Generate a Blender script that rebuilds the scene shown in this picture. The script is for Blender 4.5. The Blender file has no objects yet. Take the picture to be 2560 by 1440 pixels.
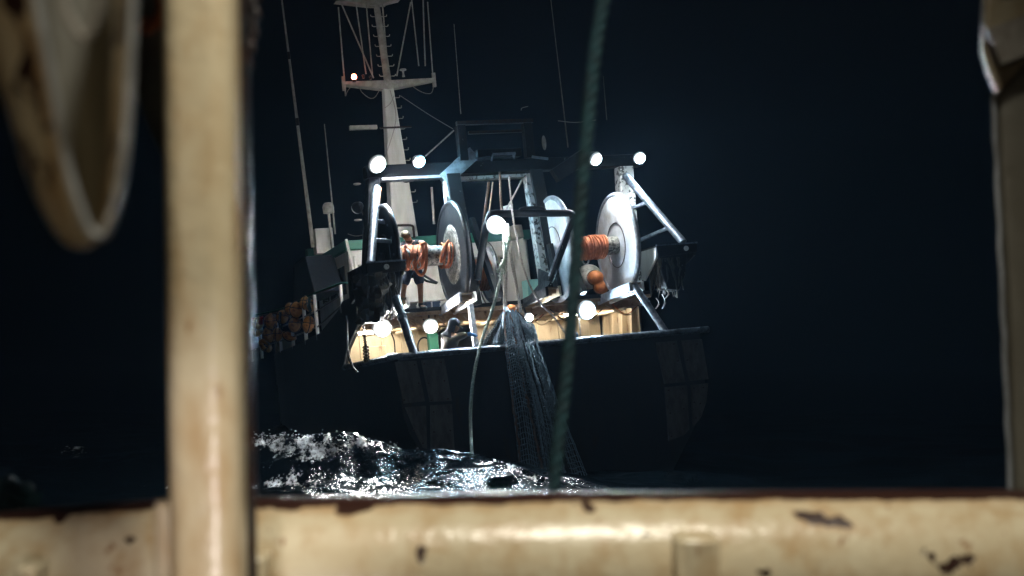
import bpy, bmesh, math, random
import numpy as np
from mathutils import Vector, Matrix, Euler
R = math.radians
random.seed(7)
rng = np.random.default_rng(11)
scene = bpy.context.scene
C = scene.collection

# ------------------------------------------------------------------ camera
FPX = 2560 * 50 / 36.0
EYE = Vector((0, 0, 2.9))
HOR = 812.0
PITCH = math.atan((HOR - 720) / FPX)
cam_d = bpy.data.cameras.new('camera')
cam = bpy.data.objects.new('camera', cam_d)
C.objects.link(cam)
cam.location = EYE
cam.rotation_euler = (R(90) + PITCH, 0, 0)
cam_d.lens = 50
cam_d.sensor_width = 36
cam_d.clip_start = 0.05
cam_d.clip_end = 9000
cam_d.dof.use_dof = True
cam_d.dof.focus_distance = 28.5
cam_d.dof.aperture_fstop = 2.1
cam_d.dof.aperture_blades = 9
scene.camera = cam

# ------------------------------------------------------------------ night sky
world = bpy.data.worlds.new('World')
scene.world = world
world.use_nodes = True
wn = world.node_tree
sky = wn.nodes.new('ShaderNodeTexSky')
sky.sky_type = 'NISHITA'
sky.sun_disc = False
sky.sun_elevation = R(-4)
sky.sun_rotation = R(200)
bg = wn.nodes['Background']
bg.inputs['Strength'].default_value = 0.035
wn.links.new(sky.outputs[0], bg.inputs['Color'])

scene.view_settings.view_transform = 'Standard'
scene.view_settings.look = 'None'
scene.view_settings.exposure = 0.0
scene.view_settings.gamma = 1.0
scene.view_settings.use_curve_mapping = False
cy = scene.cycles
cy.use_denoising = True
cy.max_bounces = 6
cy.diffuse_bounces = 3
cy.glossy_bounces = 3
cy.transmission_bounces = 2
cy.volume_bounces = 0
cy.transparent_max_bounces = 4
cy.caustics_reflective = False
cy.caustics_refractive = False
cy.sample_clamp_indirect = 4.0
cy.sample_clamp_direct = 0.0
cy.use_light_tree = True

# ------------------------------------------------------------------ placing
SHIP = Matrix.Translation((0.75, 28, 0)) @ Matrix.Rotation(R(18.5), 4, 'Z') @ Matrix.Rotation(R(-4.0), 4, 'X') @ Matrix.Rotation(R(-4.5), 4, 'Y')
SHI = SHIP.inverted()


def ray(px, py):
    d = Vector(((px - 1280) / FPX, 1, -(py - 720) / FPX))
    return Matrix.Rotation(PITCH, 3, 'X') @ d


def P(px, py, Y):
    """point of the trawler's own space on its cross plane Y (metres forward of the transom)"""
    c = SHI @ EYE
    d = SHI.to_3x3() @ ray(px, py)
    return c + d * ((Y - c.y) / d.y)


def PX(px, py, X):
    """point of the trawler's own space on its fore-and-aft plane X"""
    c = SHI @ EYE
    d = SHI.to_3x3() @ ray(px, py)
    return c + d * ((X - c.x) / d.x)


def W(px, py, d):
    """world point at d metres ahead"""
    r = ray(px, py)
    return EYE + r * (d / r.y)


# ------------------------------------------------------------------ materials
MATS = {}


def mat(name, col, rough=0.5, metal=0.0, col2=None, nscale=6.0, lo=0.4, hi=0.65, bump=0.0, bscale=30.0, rough2=None, col3=None, scale3=1.5, lo3=0.55, hi3=0.62, stretch=None, spec=0.5, coord='Object', emit=None, estr=0.0):
    m = bpy.data.materials.new(name)
    m.use_nodes = True
    nt = m.node_tree
    b = nt.nodes['Principled BSDF']
    b.inputs['Base Color'].default_value = (*col, 1)
    b.inputs['Roughness'].default_value = rough
    b.inputs['Metallic'].default_value = metal
    b.inputs['Specular IOR Level'].default_value = spec
    tc = nt.nodes.new('ShaderNodeTexCoord')
    vec = tc.outputs[coord]
    if stretch:
        mp = nt.nodes.new('ShaderNodeMapping')
        mp.inputs['Scale'].default_value = stretch
        nt.links.new(vec, mp.inputs['Vector'])
        vec = mp.outputs[0]
    last = None
    if col2 is not None:
        n = nt.nodes.new('ShaderNodeTexNoise')
        n.inputs['Scale'].default_value = nscale
        n.inputs['Detail'].default_value = 6
        n.inputs['Roughness'].default_value = 0.65
        nt.links.new(vec, n.inputs['Vector'])
        r = nt.nodes.new('ShaderNodeMapRange')
        r.inputs['From Min'].default_value = lo
        r.inputs['From Max'].default_value = hi
        nt.links.new(n.outputs['Fac'], r.inputs['Value'])
        mx = nt.nodes.new('ShaderNodeMix')
        mx.data_type = 'RGBA'
        mx.inputs['A'].default_value = (*col, 1)
        mx.inputs['B'].default_value = (*col2, 1)
        nt.links.new(r.outputs[0], mx.inputs['Factor'])
        last = mx
        if rough2 is not None:
            rr = nt.nodes.new('ShaderNodeMapRange')
            rr.inputs['To Min'].default_value = rough
            rr.inputs['To Max'].default_value = rough2
            nt.links.new(r.outputs[0], rr.inputs['Value'])
            nt.links.new(rr.outputs[0], b.inputs['Roughness'])
    if col3 is not None:
        n = nt.nodes.new('ShaderNodeTexNoise')
        n.inputs['Scale'].default_value = scale3
        n.inputs['Detail'].default_value = 5
        n.inputs['Roughness'].default_value = 0.6
        nt.links.new(vec, n.inputs['Vector'])
        r = nt.nodes.new('ShaderNodeMapRange')
        r.inputs['From Min'].default_value = lo3
        r.inputs['From Max'].default_value = hi3
        nt.links.new(n.outputs['Fac'], r.inputs['Value'])
        mx = nt.nodes.new('ShaderNodeMix')
        mx.data_type = 'RGBA'
        mx.inputs['A'].default_value = (*col, 1)
        if last is not None:
            nt.links.new(last.outputs['Result'], mx.inputs['A'])
        mx.inputs['B'].default_value = (*col3, 1)
        nt.links.new(r.outputs[0], mx.inputs['Factor'])
        last = mx
    if last is not None:
        nt.links.new(last.outputs['Result'], b.inputs['Base Color'])
    if bump > 0:
        n = nt.nodes.new('ShaderNodeTexNoise')
        n.inputs['Scale'].default_value = bscale
        n.inputs['Detail'].default_value = 4
        nt.links.new(tc.outputs[coord], n.inputs['Vector'])
        bp = nt.nodes.new('ShaderNodeBump')
        bp.inputs['Strength'].default_value = bump
        bp.inputs['Distance'].default_value = 0.02
        nt.links.new(n.outputs['Fac'], bp.inputs['Height'])
        nt.links.new(bp.outputs[0], b.inputs['Normal'])
    if emit is not None:
        b.inputs['Emission Color'].default_value = (*emit, 1)
        b.inputs['Emission Strength'].default_value = estr
    MATS[name] = m
    return m


mat('hull', (0.014, 0.020, 0.030), 0.42, col2=(0.022, 0.026, 0.032), nscale=2.0, col3=(0.030, 0.022, 0.018), scale3=3.2, lo3=0.60, hi3=0.72, bump=0.25, bscale=9, stretch=(1, 1, 0.35))
mat('fender', (0.10, 0.10, 0.095), 0.7, col2=(0.055, 0.052, 0.05), nscale=7, bump=0.3, bscale=20, stretch=(1, 1, 0.4))
mat('black', (0.0045, 0.006, 0.008), 0.42, spec=0.28, col2=(0.009, 0.009, 0.010), nscale=8, rough2=0.6, col3=(0.10, 0.095, 0.09), scale3=9, lo3=0.67, hi3=0.70, bump=0.35, bscale=28)
mat('pipe', (0.20, 0.24, 0.29), 0.30, metal=0.7, col2=(0.06, 0.075, 0.10), nscale=9, rough2=0.5, bump=0.4, bscale=45)
mat('steel', (0.33, 0.36, 0.40), 0.38, metal=0.35, col2=(0.16, 0.17, 0.18), nscale=5, rough2=0.6, bump=0.2, bscale=40)
mat('white', (0.66, 0.66, 0.63), 0.45, col2=(0.50, 0.50, 0.46), nscale=3, col3=(0.24, 0.15, 0.08), scale3=4, lo3=0.66, hi3=0.75, bump=0.12, bscale=20, stretch=(1, 1, 0.25))
mat('offwhite', (0.36, 0.35, 0.31), 0.5, col2=(0.22, 0.20, 0.17), nscale=6, bump=0.1)
mat('chipped', (0.56, 0.57, 0.56), 0.45, col2=(0.05, 0.045, 0.04), nscale=9, lo=0.52, hi=0.58, bump=0.3, bscale=30)
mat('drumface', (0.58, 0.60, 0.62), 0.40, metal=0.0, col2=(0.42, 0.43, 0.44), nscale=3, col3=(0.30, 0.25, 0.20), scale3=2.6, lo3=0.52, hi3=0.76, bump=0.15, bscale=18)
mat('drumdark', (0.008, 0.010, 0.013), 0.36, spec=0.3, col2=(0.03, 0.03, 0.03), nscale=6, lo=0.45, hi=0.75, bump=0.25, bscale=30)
mat('drumworn', (0.34, 0.33, 0.29), 0.35, metal=0.3, col2=(0.05, 0.046, 0.04), nscale=16, lo=0.42, hi=0.58, bump=0.5, bscale=60)
mat('shipcream', (0.55, 0.46, 0.32), 0.5, col2=(0.40, 0.32, 0.21), nscale=2.5, col3=(0.20, 0.09, 0.04), scale3=5, lo3=0.64, hi3=0.74, bump=0.15, bscale=14, stretch=(1, 1, 0.3))
mat('green', (0.016, 0.17, 0.11), 0.5, col2=(0.012, 0.12, 0.085), nscale=4)
mat('greenrope', (0.02, 0.16, 0.12), 0.8, col2=(0.01, 0.07, 0.06), nscale=30, bump=0.4, bscale=90)
mat('palerope', (0.36, 0.43, 0.36), 0.85, col2=(0.17, 0.23, 0.20), nscale=22, bump=0.5, bscale=120)
mat('tealrope', (0.006, 0.046, 0.060), 0.75, col2=(0.003, 0.018, 0.027), nscale=30, bump=0.5, bscale=150)
mat('orange', (0.50, 0.14, 0.045), 0.75, col2=(0.30, 0.08, 0.03), nscale=14, bump=0.5, bscale=80)
mat('browntwine', (0.20, 0.12, 0.07), 0.8, col2=(0.10, 0.06, 0.04), nscale=30)
mat('greyrope', (0.34, 0.32, 0.29), 0.6, col2=(0.18, 0.16, 0.14), nscale=30)
mat('net', (0.23, 0.35, 0.43), 0.6, col2=(0.13, 0.19, 0.24), nscale=8)
mat('netdark', (0.045, 0.068, 0.085), 0.75, col2=(0.03, 0.042, 0.05), nscale=8)
mat('netseam', (0.16, 0.10, 0.085), 0.8, col2=(0.16, 0.17, 0.16), nscale=12)
mat('floaty', (0.50, 0.23, 0.06), 0.5, col2=(0.32, 0.11, 0.03), nscale=5, col3=(0.09, 0.045, 0.02), scale3=6, lo3=0.48, hi3=0.62, bump=0.2, bscale=25)
mat('floatorange', (0.75, 0.24, 0.06), 0.5, col2=(0.55, 0.16, 0.04), nscale=6)
mat('floatpale', (0.62, 0.62, 0.55), 0.4, col2=(0.34, 0.34, 0.29), nscale=6, lo=0.45, hi=0.6)
mat('weed', (0.020, 0.022, 0.018), 0.5, col2=(0.05, 0.035, 0.018), nscale=20, bump=0.6, bscale=40)
mat('darksteel', (0.045, 0.045, 0.048), 0.28, metal=0.6, col2=(0.06, 0.03, 0.02), nscale=20, bump=0.3, bscale=60)
mat('housing', (0.05, 0.055, 0.06), 0.4)
mat('red', (0.55, 0.03, 0.03), 0.7)
mat('aqua', (0.25, 0.55, 0.52), 0.5)
mat('skin', (0.47, 0.25, 0.16), 0.55, col2=(0.40, 0.19, 0.12), nscale=9)
mat('hair', (0.05, 0.028, 0.015), 0.8, col2=(0.10, 0.055, 0.03), nscale=60, bump=0.6, bscale=150)
mat('tshirt', (0.014, 0.015, 0.018), 0.9, spec=0.2, col2=(0.009, 0.010, 0.012), nscale=9, bump=0.5, bscale=14)
mat('shorts', (0.030, 0.045, 0.085), 0.85, col2=(0.020, 0.030, 0.055), nscale=9, bump=0.5, bscale=14)
mat('capcloth', (0.13, 0.10, 0.06), 0.85, col2=(0.05, 0.05, 0.03), nscale=22, lo=0.48, hi=0.54)
mat('oilskin', (0.060, 0.055, 0.040), 0.5, col2=(0.14, 0.07, 0.03), nscale=5, lo=0.52, hi=0.68, bump=0.5, bscale=12)
mat('hood', (0.040, 0.046, 0.055), 0.8, bump=0.4, bscale=20)
mat('glove', (0.04, 0.17, 0.40), 0.45, col2=(0.02, 0.09, 0.25), nscale=14)
mat('boot', (0.02, 0.02, 0.022), 0.5)
mat('glass', (0.010, 0.013, 0.016), 0.08)
mat('deckhead', (0.44, 0.31, 0.19), 0.55, col2=(0.26, 0.15, 0.08), nscale=4, lo=0.42, hi=0.6, col3=(0.10, 0.045, 0.025), scale3=6, lo3=0.56, hi3=0.68, bump=0.3, bscale=16)
mat('deckplate', (0.10, 0.075, 0.055), 0.6, col2=(0.16, 0.11, 0.07), nscale=5, bump=0.3, bscale=20)
mat('chute', (0.50, 0.50, 0.45), 0.14, col2=(0.26, 0.26, 0.23), nscale=4.5, rough2=0.3, bump=0.12, bscale=10, stretch=(7, 1, 0.4))
mat('liphighlight', (0.60, 0.63, 0.64), 0.12, col2=(0.38, 0.40, 0.40), nscale=14, bump=0.2, bscale=40)  # cool pale colour imitates the lip's highlight; low roughness gives the gloss
mat('bracketgrey', (0.16, 0.15, 0.13), 0.5, col2=(0.10, 0.085, 0.07), nscale=7, bump=0.2)
mat('columnshade', (0.105, 0.100, 0.080), 0.5, col2=(0.07, 0.062, 0.045), nscale=5, col3=(0.10, 0.045, 0.02), scale3=3, lo3=0.58, hi3=0.75, bump=0.25, bscale=12, stretch=(1, 1, 0.3))  # cream column with its shade put into a darkened base colour
mat('foamdrop', (0.8, 0.84, 0.86), 0.3)
mat('cloth', (0.55, 0.53, 0.48), 0.8, col2=(0.40, 0.38, 0.33), nscale=15)


def cream_mat(name, streak=(1, 1, 0.35), top_rust=None, chips=0.66, tone_mul=1.0, scale=1.0):
    """old cream gloss paint: dirty streaks, rust bleeding, chips down to brown steel"""
    m = bpy.data.materials.new(name)
    m.use_nodes = True
    nt = m.node_tree
    L = nt.links.new
    b = nt.nodes['Principled BSDF']
    tc = nt.nodes.new('ShaderNodeTexCoord')
    mp = nt.nodes.new('ShaderNodeMapping')
    mp.inputs['Scale'].default_value = streak
    L(tc.outputs['Object'], mp.inputs['Vector'])

    def noise(sc, det=5, v=mp.outputs[0], rough=0.6):
        n = nt.nodes.new('ShaderNodeTexNoise')
        n.inputs['Scale'].default_value = sc
        n.inputs['Detail'].default_value = det
        n.inputs['Roughness'].default_value = rough
        L(v, n.inputs['Vector'])
        return n.outputs['Fac']

    def ramp(v, a, c):
        r = nt.nodes.new('ShaderNodeMapRange')
        r.inputs['From Min'].default_value = a
        r.inputs['From Max'].default_value = c
        L(v, r.inputs['Value'])
        return r.outputs[0]

    def mix(f, A, B):
        x = nt.nodes.new('ShaderNodeMix')
        x.data_type = 'RGBA'
        L(f, x.inputs['Factor'])
        for s, v in (('A', A), ('B', B)):
            if isinstance(v, tuple):
                x.inputs[s].default_value = (*[q * tone_mul for q in v], 1)
            else:
                L(v, x.inputs[s])
        return x.outputs['Result']

    c = mix(ramp(noise(5 * scale), 0.42, 0.7), (0.64, 0.565, 0.395), (0.55, 0.45, 0.285))
    c = mix(ramp(noise(13 * scale, 7), 0.45, 0.74), c, (0.43, 0.28, 0.13))
    c = mix(ramp(noise(3.1 * scale, 6), 0.62, 0.92), c, (0.36, 0.20, 0.08))
    c = mix(ramp(noise(23 * scale, 3), 0.66, 0.74), c, (0.26, 0.11, 0.04))
    chip = ramp(noise(9 * scale, 4, tc.outputs['Object'], 0.55), chips, chips + 0.012)
    if top_rust is not None:
        sx = nt.nodes.new('ShaderNodeSeparateXYZ')
        g = nt.nodes.new('ShaderNodeNewGeometry')
        L(g.outputs['Normal'], sx.inputs[0])
        a = nt.nodes.new('ShaderNodeMath')
        a.operation = 'MULTIPLY_ADD'
        pk = ramp(noise(4.2 * scale, 3, tc.outputs['Object'], 0.5), 0.575, 0.70)
        ad = nt.nodes.new('ShaderNodeMath')
        ad.operation = 'MULTIPLY_ADD'
        L(noise(16 * scale, 5, tc.outputs['Object'], 0.65), ad.inputs[0])
        ad.inputs[1].default_value = 0.35
        L(pk, ad.inputs[2])
        L(ad.outputs[0], a.inputs[0])
        a.inputs[1].default_value = 0.30
        L(sx.outputs['Z'], a.inputs[2])
        t = ramp(a.outputs[0], top_rust, top_rust + 0.012)
        mm = nt.nodes.new('ShaderNodeMath')
        mm.operation = 'MAXIMUM'
        L(chip, mm.inputs[0])
        L(t, mm.inputs[1])
        chip = mm.outputs[0]
        halo = ramp(a.outputs[0], top_rust - 0.10, top_rust + 0.02)
        hm = nt.nodes.new('ShaderNodeMath')
        hm.operation = 'MULTIPLY'
        L(halo, hm.inputs[0])
        hm.inputs[1].default_value = 0.45
        c = mix(hm.outputs[0], c, (0.40, 0.20, 0.07))
    c = mix(chip, c, (0.035, 0.014, 0.009))
    L(c, b.inputs['Base Color'])
    rr = nt.nodes.new('ShaderNodeMapRange')
    rr.inputs['To Min'].default_value = 0.29
    rr.inputs['To Max'].default_value = 0.40
    L(chip, rr.inputs['Value'])
    L(rr.outputs[0], b.inputs['Roughness'])
    bp = nt.nodes.new('ShaderNodeBump')
    bp.inputs['Strength'].default_value = 0.35
    bp.inputs['Distance'].default_value = 0.008
    hs = nt.nodes.new('ShaderNodeMath')
    hs.operation = 'SUBTRACT'
    L(noise(28 * scale, 3, tc.outputs['Object']), hs.inputs[0])
    L(chip, hs.inputs[1])
    L(hs.outputs[0], bp.inputs['Height'])
    L(bp.outputs[0], b.inputs['Normal'])
    MATS[name] = m


cream_mat('cream', chips=0.85)
cream_mat('creamrail', streak=(1, 1, 0.6), top_rust=0.965, chips=0.668)
cream_mat('creamrust', streak=(1, 1, 0.4), chips=0.58, tone_mul=0.36, scale=1.3)
cream_mat('creamchute', streak=(1, 1, 0.4), chips=0.56, tone_mul=0.75, scale=1.6)
cream_mat('creamshade', streak=(1, 1, 0.25), chips=0.70, tone_mul=0.13, scale=0.8)  # cream paint multiplied down to a shaded tone


def lamp_mat(name, col, strength, graded=False):
    m = bpy.data.materials.new(name)
    m.use_nodes = True
    b = m.node_tree.nodes['Principled BSDF']
    b.inputs['Base Color'].default_value = (0.8, 0.8, 0.8, 1)
    b.inputs['Emission Color'].default_value = (*col, 1)
    b.inputs['Emission Strength'].default_value = strength
    if graded:      # bloom-like soft rim painted into the emission: full in the middle, fading outward
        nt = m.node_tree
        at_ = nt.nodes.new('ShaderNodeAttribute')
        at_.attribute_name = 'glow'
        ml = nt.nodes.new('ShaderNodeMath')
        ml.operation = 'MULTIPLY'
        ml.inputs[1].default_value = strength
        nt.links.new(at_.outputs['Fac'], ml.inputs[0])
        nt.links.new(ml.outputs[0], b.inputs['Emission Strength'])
    MATS[name] = m
    return name


# ------------------------------------------------------------------ mesh kit
class MB:
    def __init__(s):
        s.v = []
        s.f = []

    def add(s, vs, fs):
        n = len(s.v)
        s.v += [Vector(v) for v in vs]
        s.f += [tuple(i + n for i in f) for f in fs]
        return s

    def hexa(s, a):
        """8 corners: bottom ring 0-3, top ring 4-7"""
        return s.add(a, [(3, 2, 1, 0), (4, 5, 6, 7), (0, 1, 5, 4), (1, 2, 6, 5), (2, 3, 7, 6), (3, 0, 4, 7)])

    def box(s, lo, hi):
        x0, y0, z0 = lo
        x1, y1, z1 = hi
        return s.hexa([(x0, y0, z0), (x1, y0, z0), (x1, y1, z0), (x0, y1, z0), (x0, y0, z1), (x1, y0, z1), (x1, y1, z1), (x0, y1, z1)])

    def beam(s, p0, p1, w, h, up=(0, 0, 1), w1=None, h1=None):
        p0, p1, up = Vector(p0), Vector(p1), Vector(up)
        d = (p1 - p0).normalized()
        x = d.cross(up)
        if x.length < 1e-4:
            x = d.cross(Vector((0, 1, 0)))
        x.normalize()
        z = x.cross(d).normalized()
        w1 = w if w1 is None else w1
        h1 = h if h1 is None else h1
        a = [p0 - x * w / 2 - z * h / 2, p0 + x * w / 2 - z * h / 2, p0 + x * w / 2 + z * h / 2, p0 - x * w / 2 + z * h / 2,
             p1 - x * w1 / 2 - z * h1 / 2, p1 + x * w1 / 2 - z * h1 / 2, p1 + x * w1 / 2 + z * h1 / 2, p1 - x * w1 / 2 + z * h1 / 2]
        return s.hexa(a)

    def tube(s, pts, r, n=10, closed=False, caps=True, ry=None):
        pts = [Vector(p) for p in pts]
        m = len(pts)
        rs = r if isinstance(r, (list, tuple)) else [r] * m
        nrm = None
        vs = []
        for i, p in enumerate(pts):
            if closed:
                d = pts[(i + 1) % m] - pts[i - 1]
            else:
                d = pts[min(i + 1, m - 1)] - pts[max(i - 1, 0)]
            d.normalize()
            if nrm is None:
                nrm = d.orthogonal().normalized()
            nrm = (nrm - d * nrm.dot(d))
            if nrm.length < 1e-6:
                nrm = d.orthogonal()
            nrm.normalize()
            b = d.cross(nrm)
            for k in range(n):
                a = 2 * math.pi * k / n
                vs.append(p + (nrm * math.cos(a) + b * math.sin(a)) * rs[i])
        fs = []
        for i in range(m if closed else m - 1):
            j = (i + 1) % m
            for k in range(n):
                l = (k + 1) % n
                fs.append((i * n + k, i * n + l, j * n + l, j * n + k))
        if caps and not closed:
            fs.append(tuple(range(n - 1, -1, -1)))
            fs.append(tuple((m - 1) * n + k for k in range(n)))
        return s.add(vs, fs)

    def lathe(s, o, axis, prof, n=40, side=None):
        """prof: list of (distance along axis, radius)"""
        o, axis = Vector(o), Vector(axis).normalized()
        u = axis.orthogonal().normalized() if side is None else Vector(side).normalized()
        w = axis.cross(u)
        vs = []
        for (t, r) in prof:
            for k in range(n):
                a = 2 * math.pi * k / n
                vs.append(o + axis * t + (u * math.cos(a) + w * math.sin(a)) * max(r, 1e-4))
        fs = []
        for i in range(len(prof) - 1):
            for k in range(n):
                l = (k + 1) % n
                fs.append((i * n + k, i * n + l, (i + 1) * n + l, (i + 1) * n + k))
        if prof[0][1] > 1e-3:
            fs.append(tuple(range(n - 1, -1, -1)))
        if prof[-1][1] > 1e-3:
            fs.append(tuple((len(prof) - 1) * n + k for k in range(n)))
        return s.add(vs, fs)

    def prism(s, poly, off):
        off = Vector(off)
        n = len(poly)
        a = [Vector(p) for p in poly]
        fs = [tuple(range(n - 1, -1, -1)), tuple(n + i for i in range(n))]
        for i in range(n):
            j = (i + 1) % n
            fs.append((i, j, n + j, n + i))
        return s.add(a + [p + off for p in a], fs)

    def ellipsoid(s, c, rx, ry, rz, n=16, m=10, rot=None):
        c = Vector(c)
        vs = []
        for i in range(m + 1):
            t = math.pi * i / m
            for k in range(n):
                a = 2 * math.pi * k / n
                q = Vector((rx * math.sin(t) * math.cos(a), ry * math.sin(t) * math.sin(a), rz * math.cos(t)))
                if rot is not None:
                    q = rot @ q
                vs.append(c + q)
        fs = []
        for i in range(m):
            for k in range(n):
                l = (k + 1) % n
                fs.append((i * n + k, (i + 1) * n + k, (i + 1) * n + l, i * n + l))
        return s.add(vs, fs)

    def grid(s, rows):
        m, n = len(rows), len(rows[0])
        vs = [p for r in rows for p in r]
        fs = []
        for i in range(m - 1):
            for k in range(n - 1):
                fs.append((i * n + k, i * n + k + 1, (i + 1) * n + k + 1, (i + 1) * n + k))
        return s.add(vs, fs)

    def build(s, name, material, parent=None, smooth=35, matrix=None, bevel=0.0, origin=None):
        me = bpy.data.meshes.new(name)
        vs = s.v
        if origin is not None:
            origin = Vector(origin)
            vs = [v - origin for v in s.v]
        me.from_pydata([tuple(v) for v in vs], [], s.f)
        bm = bmesh.new()
        bm.from_mesh(me)
        bmesh.ops.remove_doubles(bm, verts=bm.verts, dist=1e-5)
        bmesh.ops.recalc_face_normals(bm, faces=bm.faces)
        bm.to_mesh(me)
        bm.free()
        me.materials.append(MATS[material])
        if smooth:
            me.shade_smooth()
            me.set_sharp_from_angle(angle=R(smooth))
        o = bpy.data.objects.new(name, me)
        C.objects.link(o)
        if parent is not None:
            o.parent = parent
        if matrix is not None:
            o.matrix_world = matrix @ Matrix.Translation(origin) if origin is not None else matrix
        elif origin is not None:
            o.location = origin
        if bevel > 0:
            b = o.modifiers.new('bevel', 'BEVEL')
            b.width = bevel
            b.segments = 2
            b.limit_method = 'ANGLE'
        return o


def tag(o, label=None, cat=None, group=None, kind=None):
    if label:
        o['label'] = label
    if cat:
        o['category'] = cat
    if group:
        o['group'] = group
    if kind:
        o['kind'] = kind
    return o


def empty(name, matrix, label, cat, group=None):
    o = bpy.data.objects.new(name, None)
    o.empty_display_size = 0.2
    C.objects.link(o)
    o.matrix_world = matrix
    return tag(o, label, cat, group)


def lerp(a, b, t):
    return a + (b - a) * t


def spline(pts, n=8):
    """catmull-rom through points"""
    pts = [Vector(p) for p in pts]
    out = []
    for i in range(len(pts) - 1):
        p0, p1, p2, p3 = pts[max(i - 1, 0)], pts[i], pts[i + 1], pts[min(i + 2, len(pts) - 1)]
        for k in range(n):
            t = k / n
            out.append(0.5 * ((2 * p1) + (p2 - p0) * t + (2 * p0 - 5 * p1 + 4 * p2 - p3) * t * t + (-p0 + 3 * p1 - 3 * p2 + p3) * t ** 3))
    out.append(pts[-1])
    return out


def twisted_rope(pts, r, strands=3, pitch=None, n=6, per=None):
    """laid rope: strands wound round a centre line"""
    mb = MB()
    pts = [Vector(p) for p in pts]
    ln = [0.0]
    for a, b in zip(pts, pts[1:]):
        ln.append(ln[-1] + (b - a).length)
    pitch = pitch or r * 7
    steps = max(8, int(ln[-1] / pitch * (per or 10)))
    cen, nr = [], []
    nrm = None
    for k in range(steps + 1):
        s = ln[-1] * k / steps
        i = max(0, min(len(ln) - 2, next((q for q in range(len(ln) - 1) if ln[q + 1] >= s), len(ln) - 2)))
        t = (s - ln[i]) / max(1e-9, ln[i + 1] - ln[i])
        cen.append(lerp(pts[i], pts[i + 1], t))
    for st in range(strands):
        path = []
        nrm = None
        for k in range(steps + 1):
            d = (cen[min(k + 1, steps)] - cen[max(k - 1, 0)]).normalized()
            if nrm is None:
                nrm = d.orthogonal().normalized()
            nrm = (nrm - d * nrm.dot(d)).normalized()
            b = d.cross(nrm)
            a = 2 * math.pi * (ln[-1] * k / steps / pitch + st / strands)
            path.append(cen[k] + (nrm * math.cos(a) + b * math.sin(a)) * r * 0.5)
        mb.tube(path, r * 0.56, n)
    return mb


# ================================================================== THE SEA
def vnoise(x, y, seed):
    g = np.random.default_rng(seed).random((256, 256))
    xi, yi = np.floor(x).astype(int), np.floor(y).astype(int)
    fx, fy = x - xi, y - yi
    fx, fy = fx * fx * (3 - 2 * fx), fy * fy * (3 - 2 * fy)
    a = g[xi % 256, yi % 256]
    b = g[(xi + 1) % 256, yi % 256]
    c = g[xi % 256, (yi + 1) % 256]
    d = g[(xi + 1) % 256, (yi + 1) % 256]
    return (a * (1 - fx) + b * fx) * (1 - fy) + (c * (1 - fx) + d * fx) * fy - 0.5


def ridge_noise(x, y, seed):
    return 1 - np.abs(vnoise(x, y, seed) * 2)


xs = np.concatenate([[-4000, -1500, -600, -250, -120, -70, -45, -30], np.arange(-22, -9, 0.25), np.arange(-9, 5, 0.075), np.arange(5, 14, 0.25), [16, 20, 30, 45, 70, 120, 250, 600, 1500, 4000]])
ys = np.concatenate([[-300, -60, -20, 0, 6, 10], np.arange(14, 20.5, 0.4), np.arange(20.5, 30.5, 0.06), np.arange(30.5, 48, 0.3), [50, 55, 62, 75, 100, 150, 250, 500, 1200, 3000, 7000]])
GX, GY = np.meshgrid(xs, ys)
crest_x = np.array([-30, -9, -6.5, -4.9, -3.9, -3.15, -2.6, -1.9, -1.3, -0.2, 0.85, 1.76, 3.5, 12])
crest_z = np.array([0.0, 0.08, 0.38, 0.68, 0.70, 0.77, 0.70, 0.62, 0.57, 0.40, 0.17, 0.02, -0.10, -0.1])
crest_y = np.array([30, 29, 28, 27, 26.6, 26.1, 26.0, 25.9, 25.8, 25.5, 25.2, 25.0, 24.8, 24.8])
cz = np.interp(GX, crest_x, crest_z)
cyy = np.interp(GX, crest_x, crest_y) + 0.5 * vnoise(GX * 0.8, GX * 0 + 3, 5)
dy = GY - cyy
prof = np.where(dy < 0, np.exp(-(dy / 1.15) ** 2), np.exp(-(dy / 1.9) ** 2))
fade = np.exp(-((GY - 27) / 26) ** 2) * np.exp(-((GX + 2) / 26) ** 2)
chop = 0.22 + 0.78 / (1 + np.exp((GX - 1.4) * 3.0))
Z = cz * prof
Z += fade * (0.24 * vnoise(GX * 0.33 + 9, GY * 0.45, 21) + 0.22 * vnoise(GX * 0.9 - GY * 0.2, GY * 1.1 + 3, 22) + chop * (0.10 * ridge_noise(GX * 1.7 + GY * 0.3, GY * 2.3, 23) + 0.04 * ridge_noise(GX * 4.0, GY * 5.0, 24) + 0.014 * ridge_noise(GX * 9, GY * 11, 25)))
# a second, small ridge running off the near side of the swell
cr2 = np.exp(-((GY - (24.2 + 0.10 * (GX + 3))) / 0.55) ** 2) * np.exp(-((GX + 3.6) / 2.6) ** 2)
Z += 0.16 * cr2
# broken crest: jagged water thrown up along the top on the port side
brk = np.exp(-((GX + 3.7) / 1.5) ** 2) * np.exp(-(dy / 0.30) ** 2)
Z += brk * (0.16 * np.clip(ridge_noise(GX * 3.1, GY * 2.0, 31) - 0.3, 0, 1) + 0.09 * np.clip(ridge_noise(GX * 9, GY * 6, 32) - 0.2, 0, 1))
Z += -0.09
foam = np.clip(np.exp(-((GX + 3.9) / 2.0) ** 2) * np.exp(-((dy + 0.25) / 0.75) ** 2), 0, 1)
foam = np.maximum(foam, 0.95 * np.exp(-((GX + 4.6) / 2.2) ** 2) * np.exp(-((GY - 24.9) / 1.3) ** 2))
foam = np.maximum(foam, 0.95 * np.exp(-((GX + 1.2) / 2.2) ** 2) * np.exp(-((dy - 0.05) / 0.42) ** 2))
foam = np.maximum(foam, 0.85 * np.exp(-((GX - 0.7) / 1.5) ** 2) * np.exp(-((GY - 24.5) / 0.6) ** 2))
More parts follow.
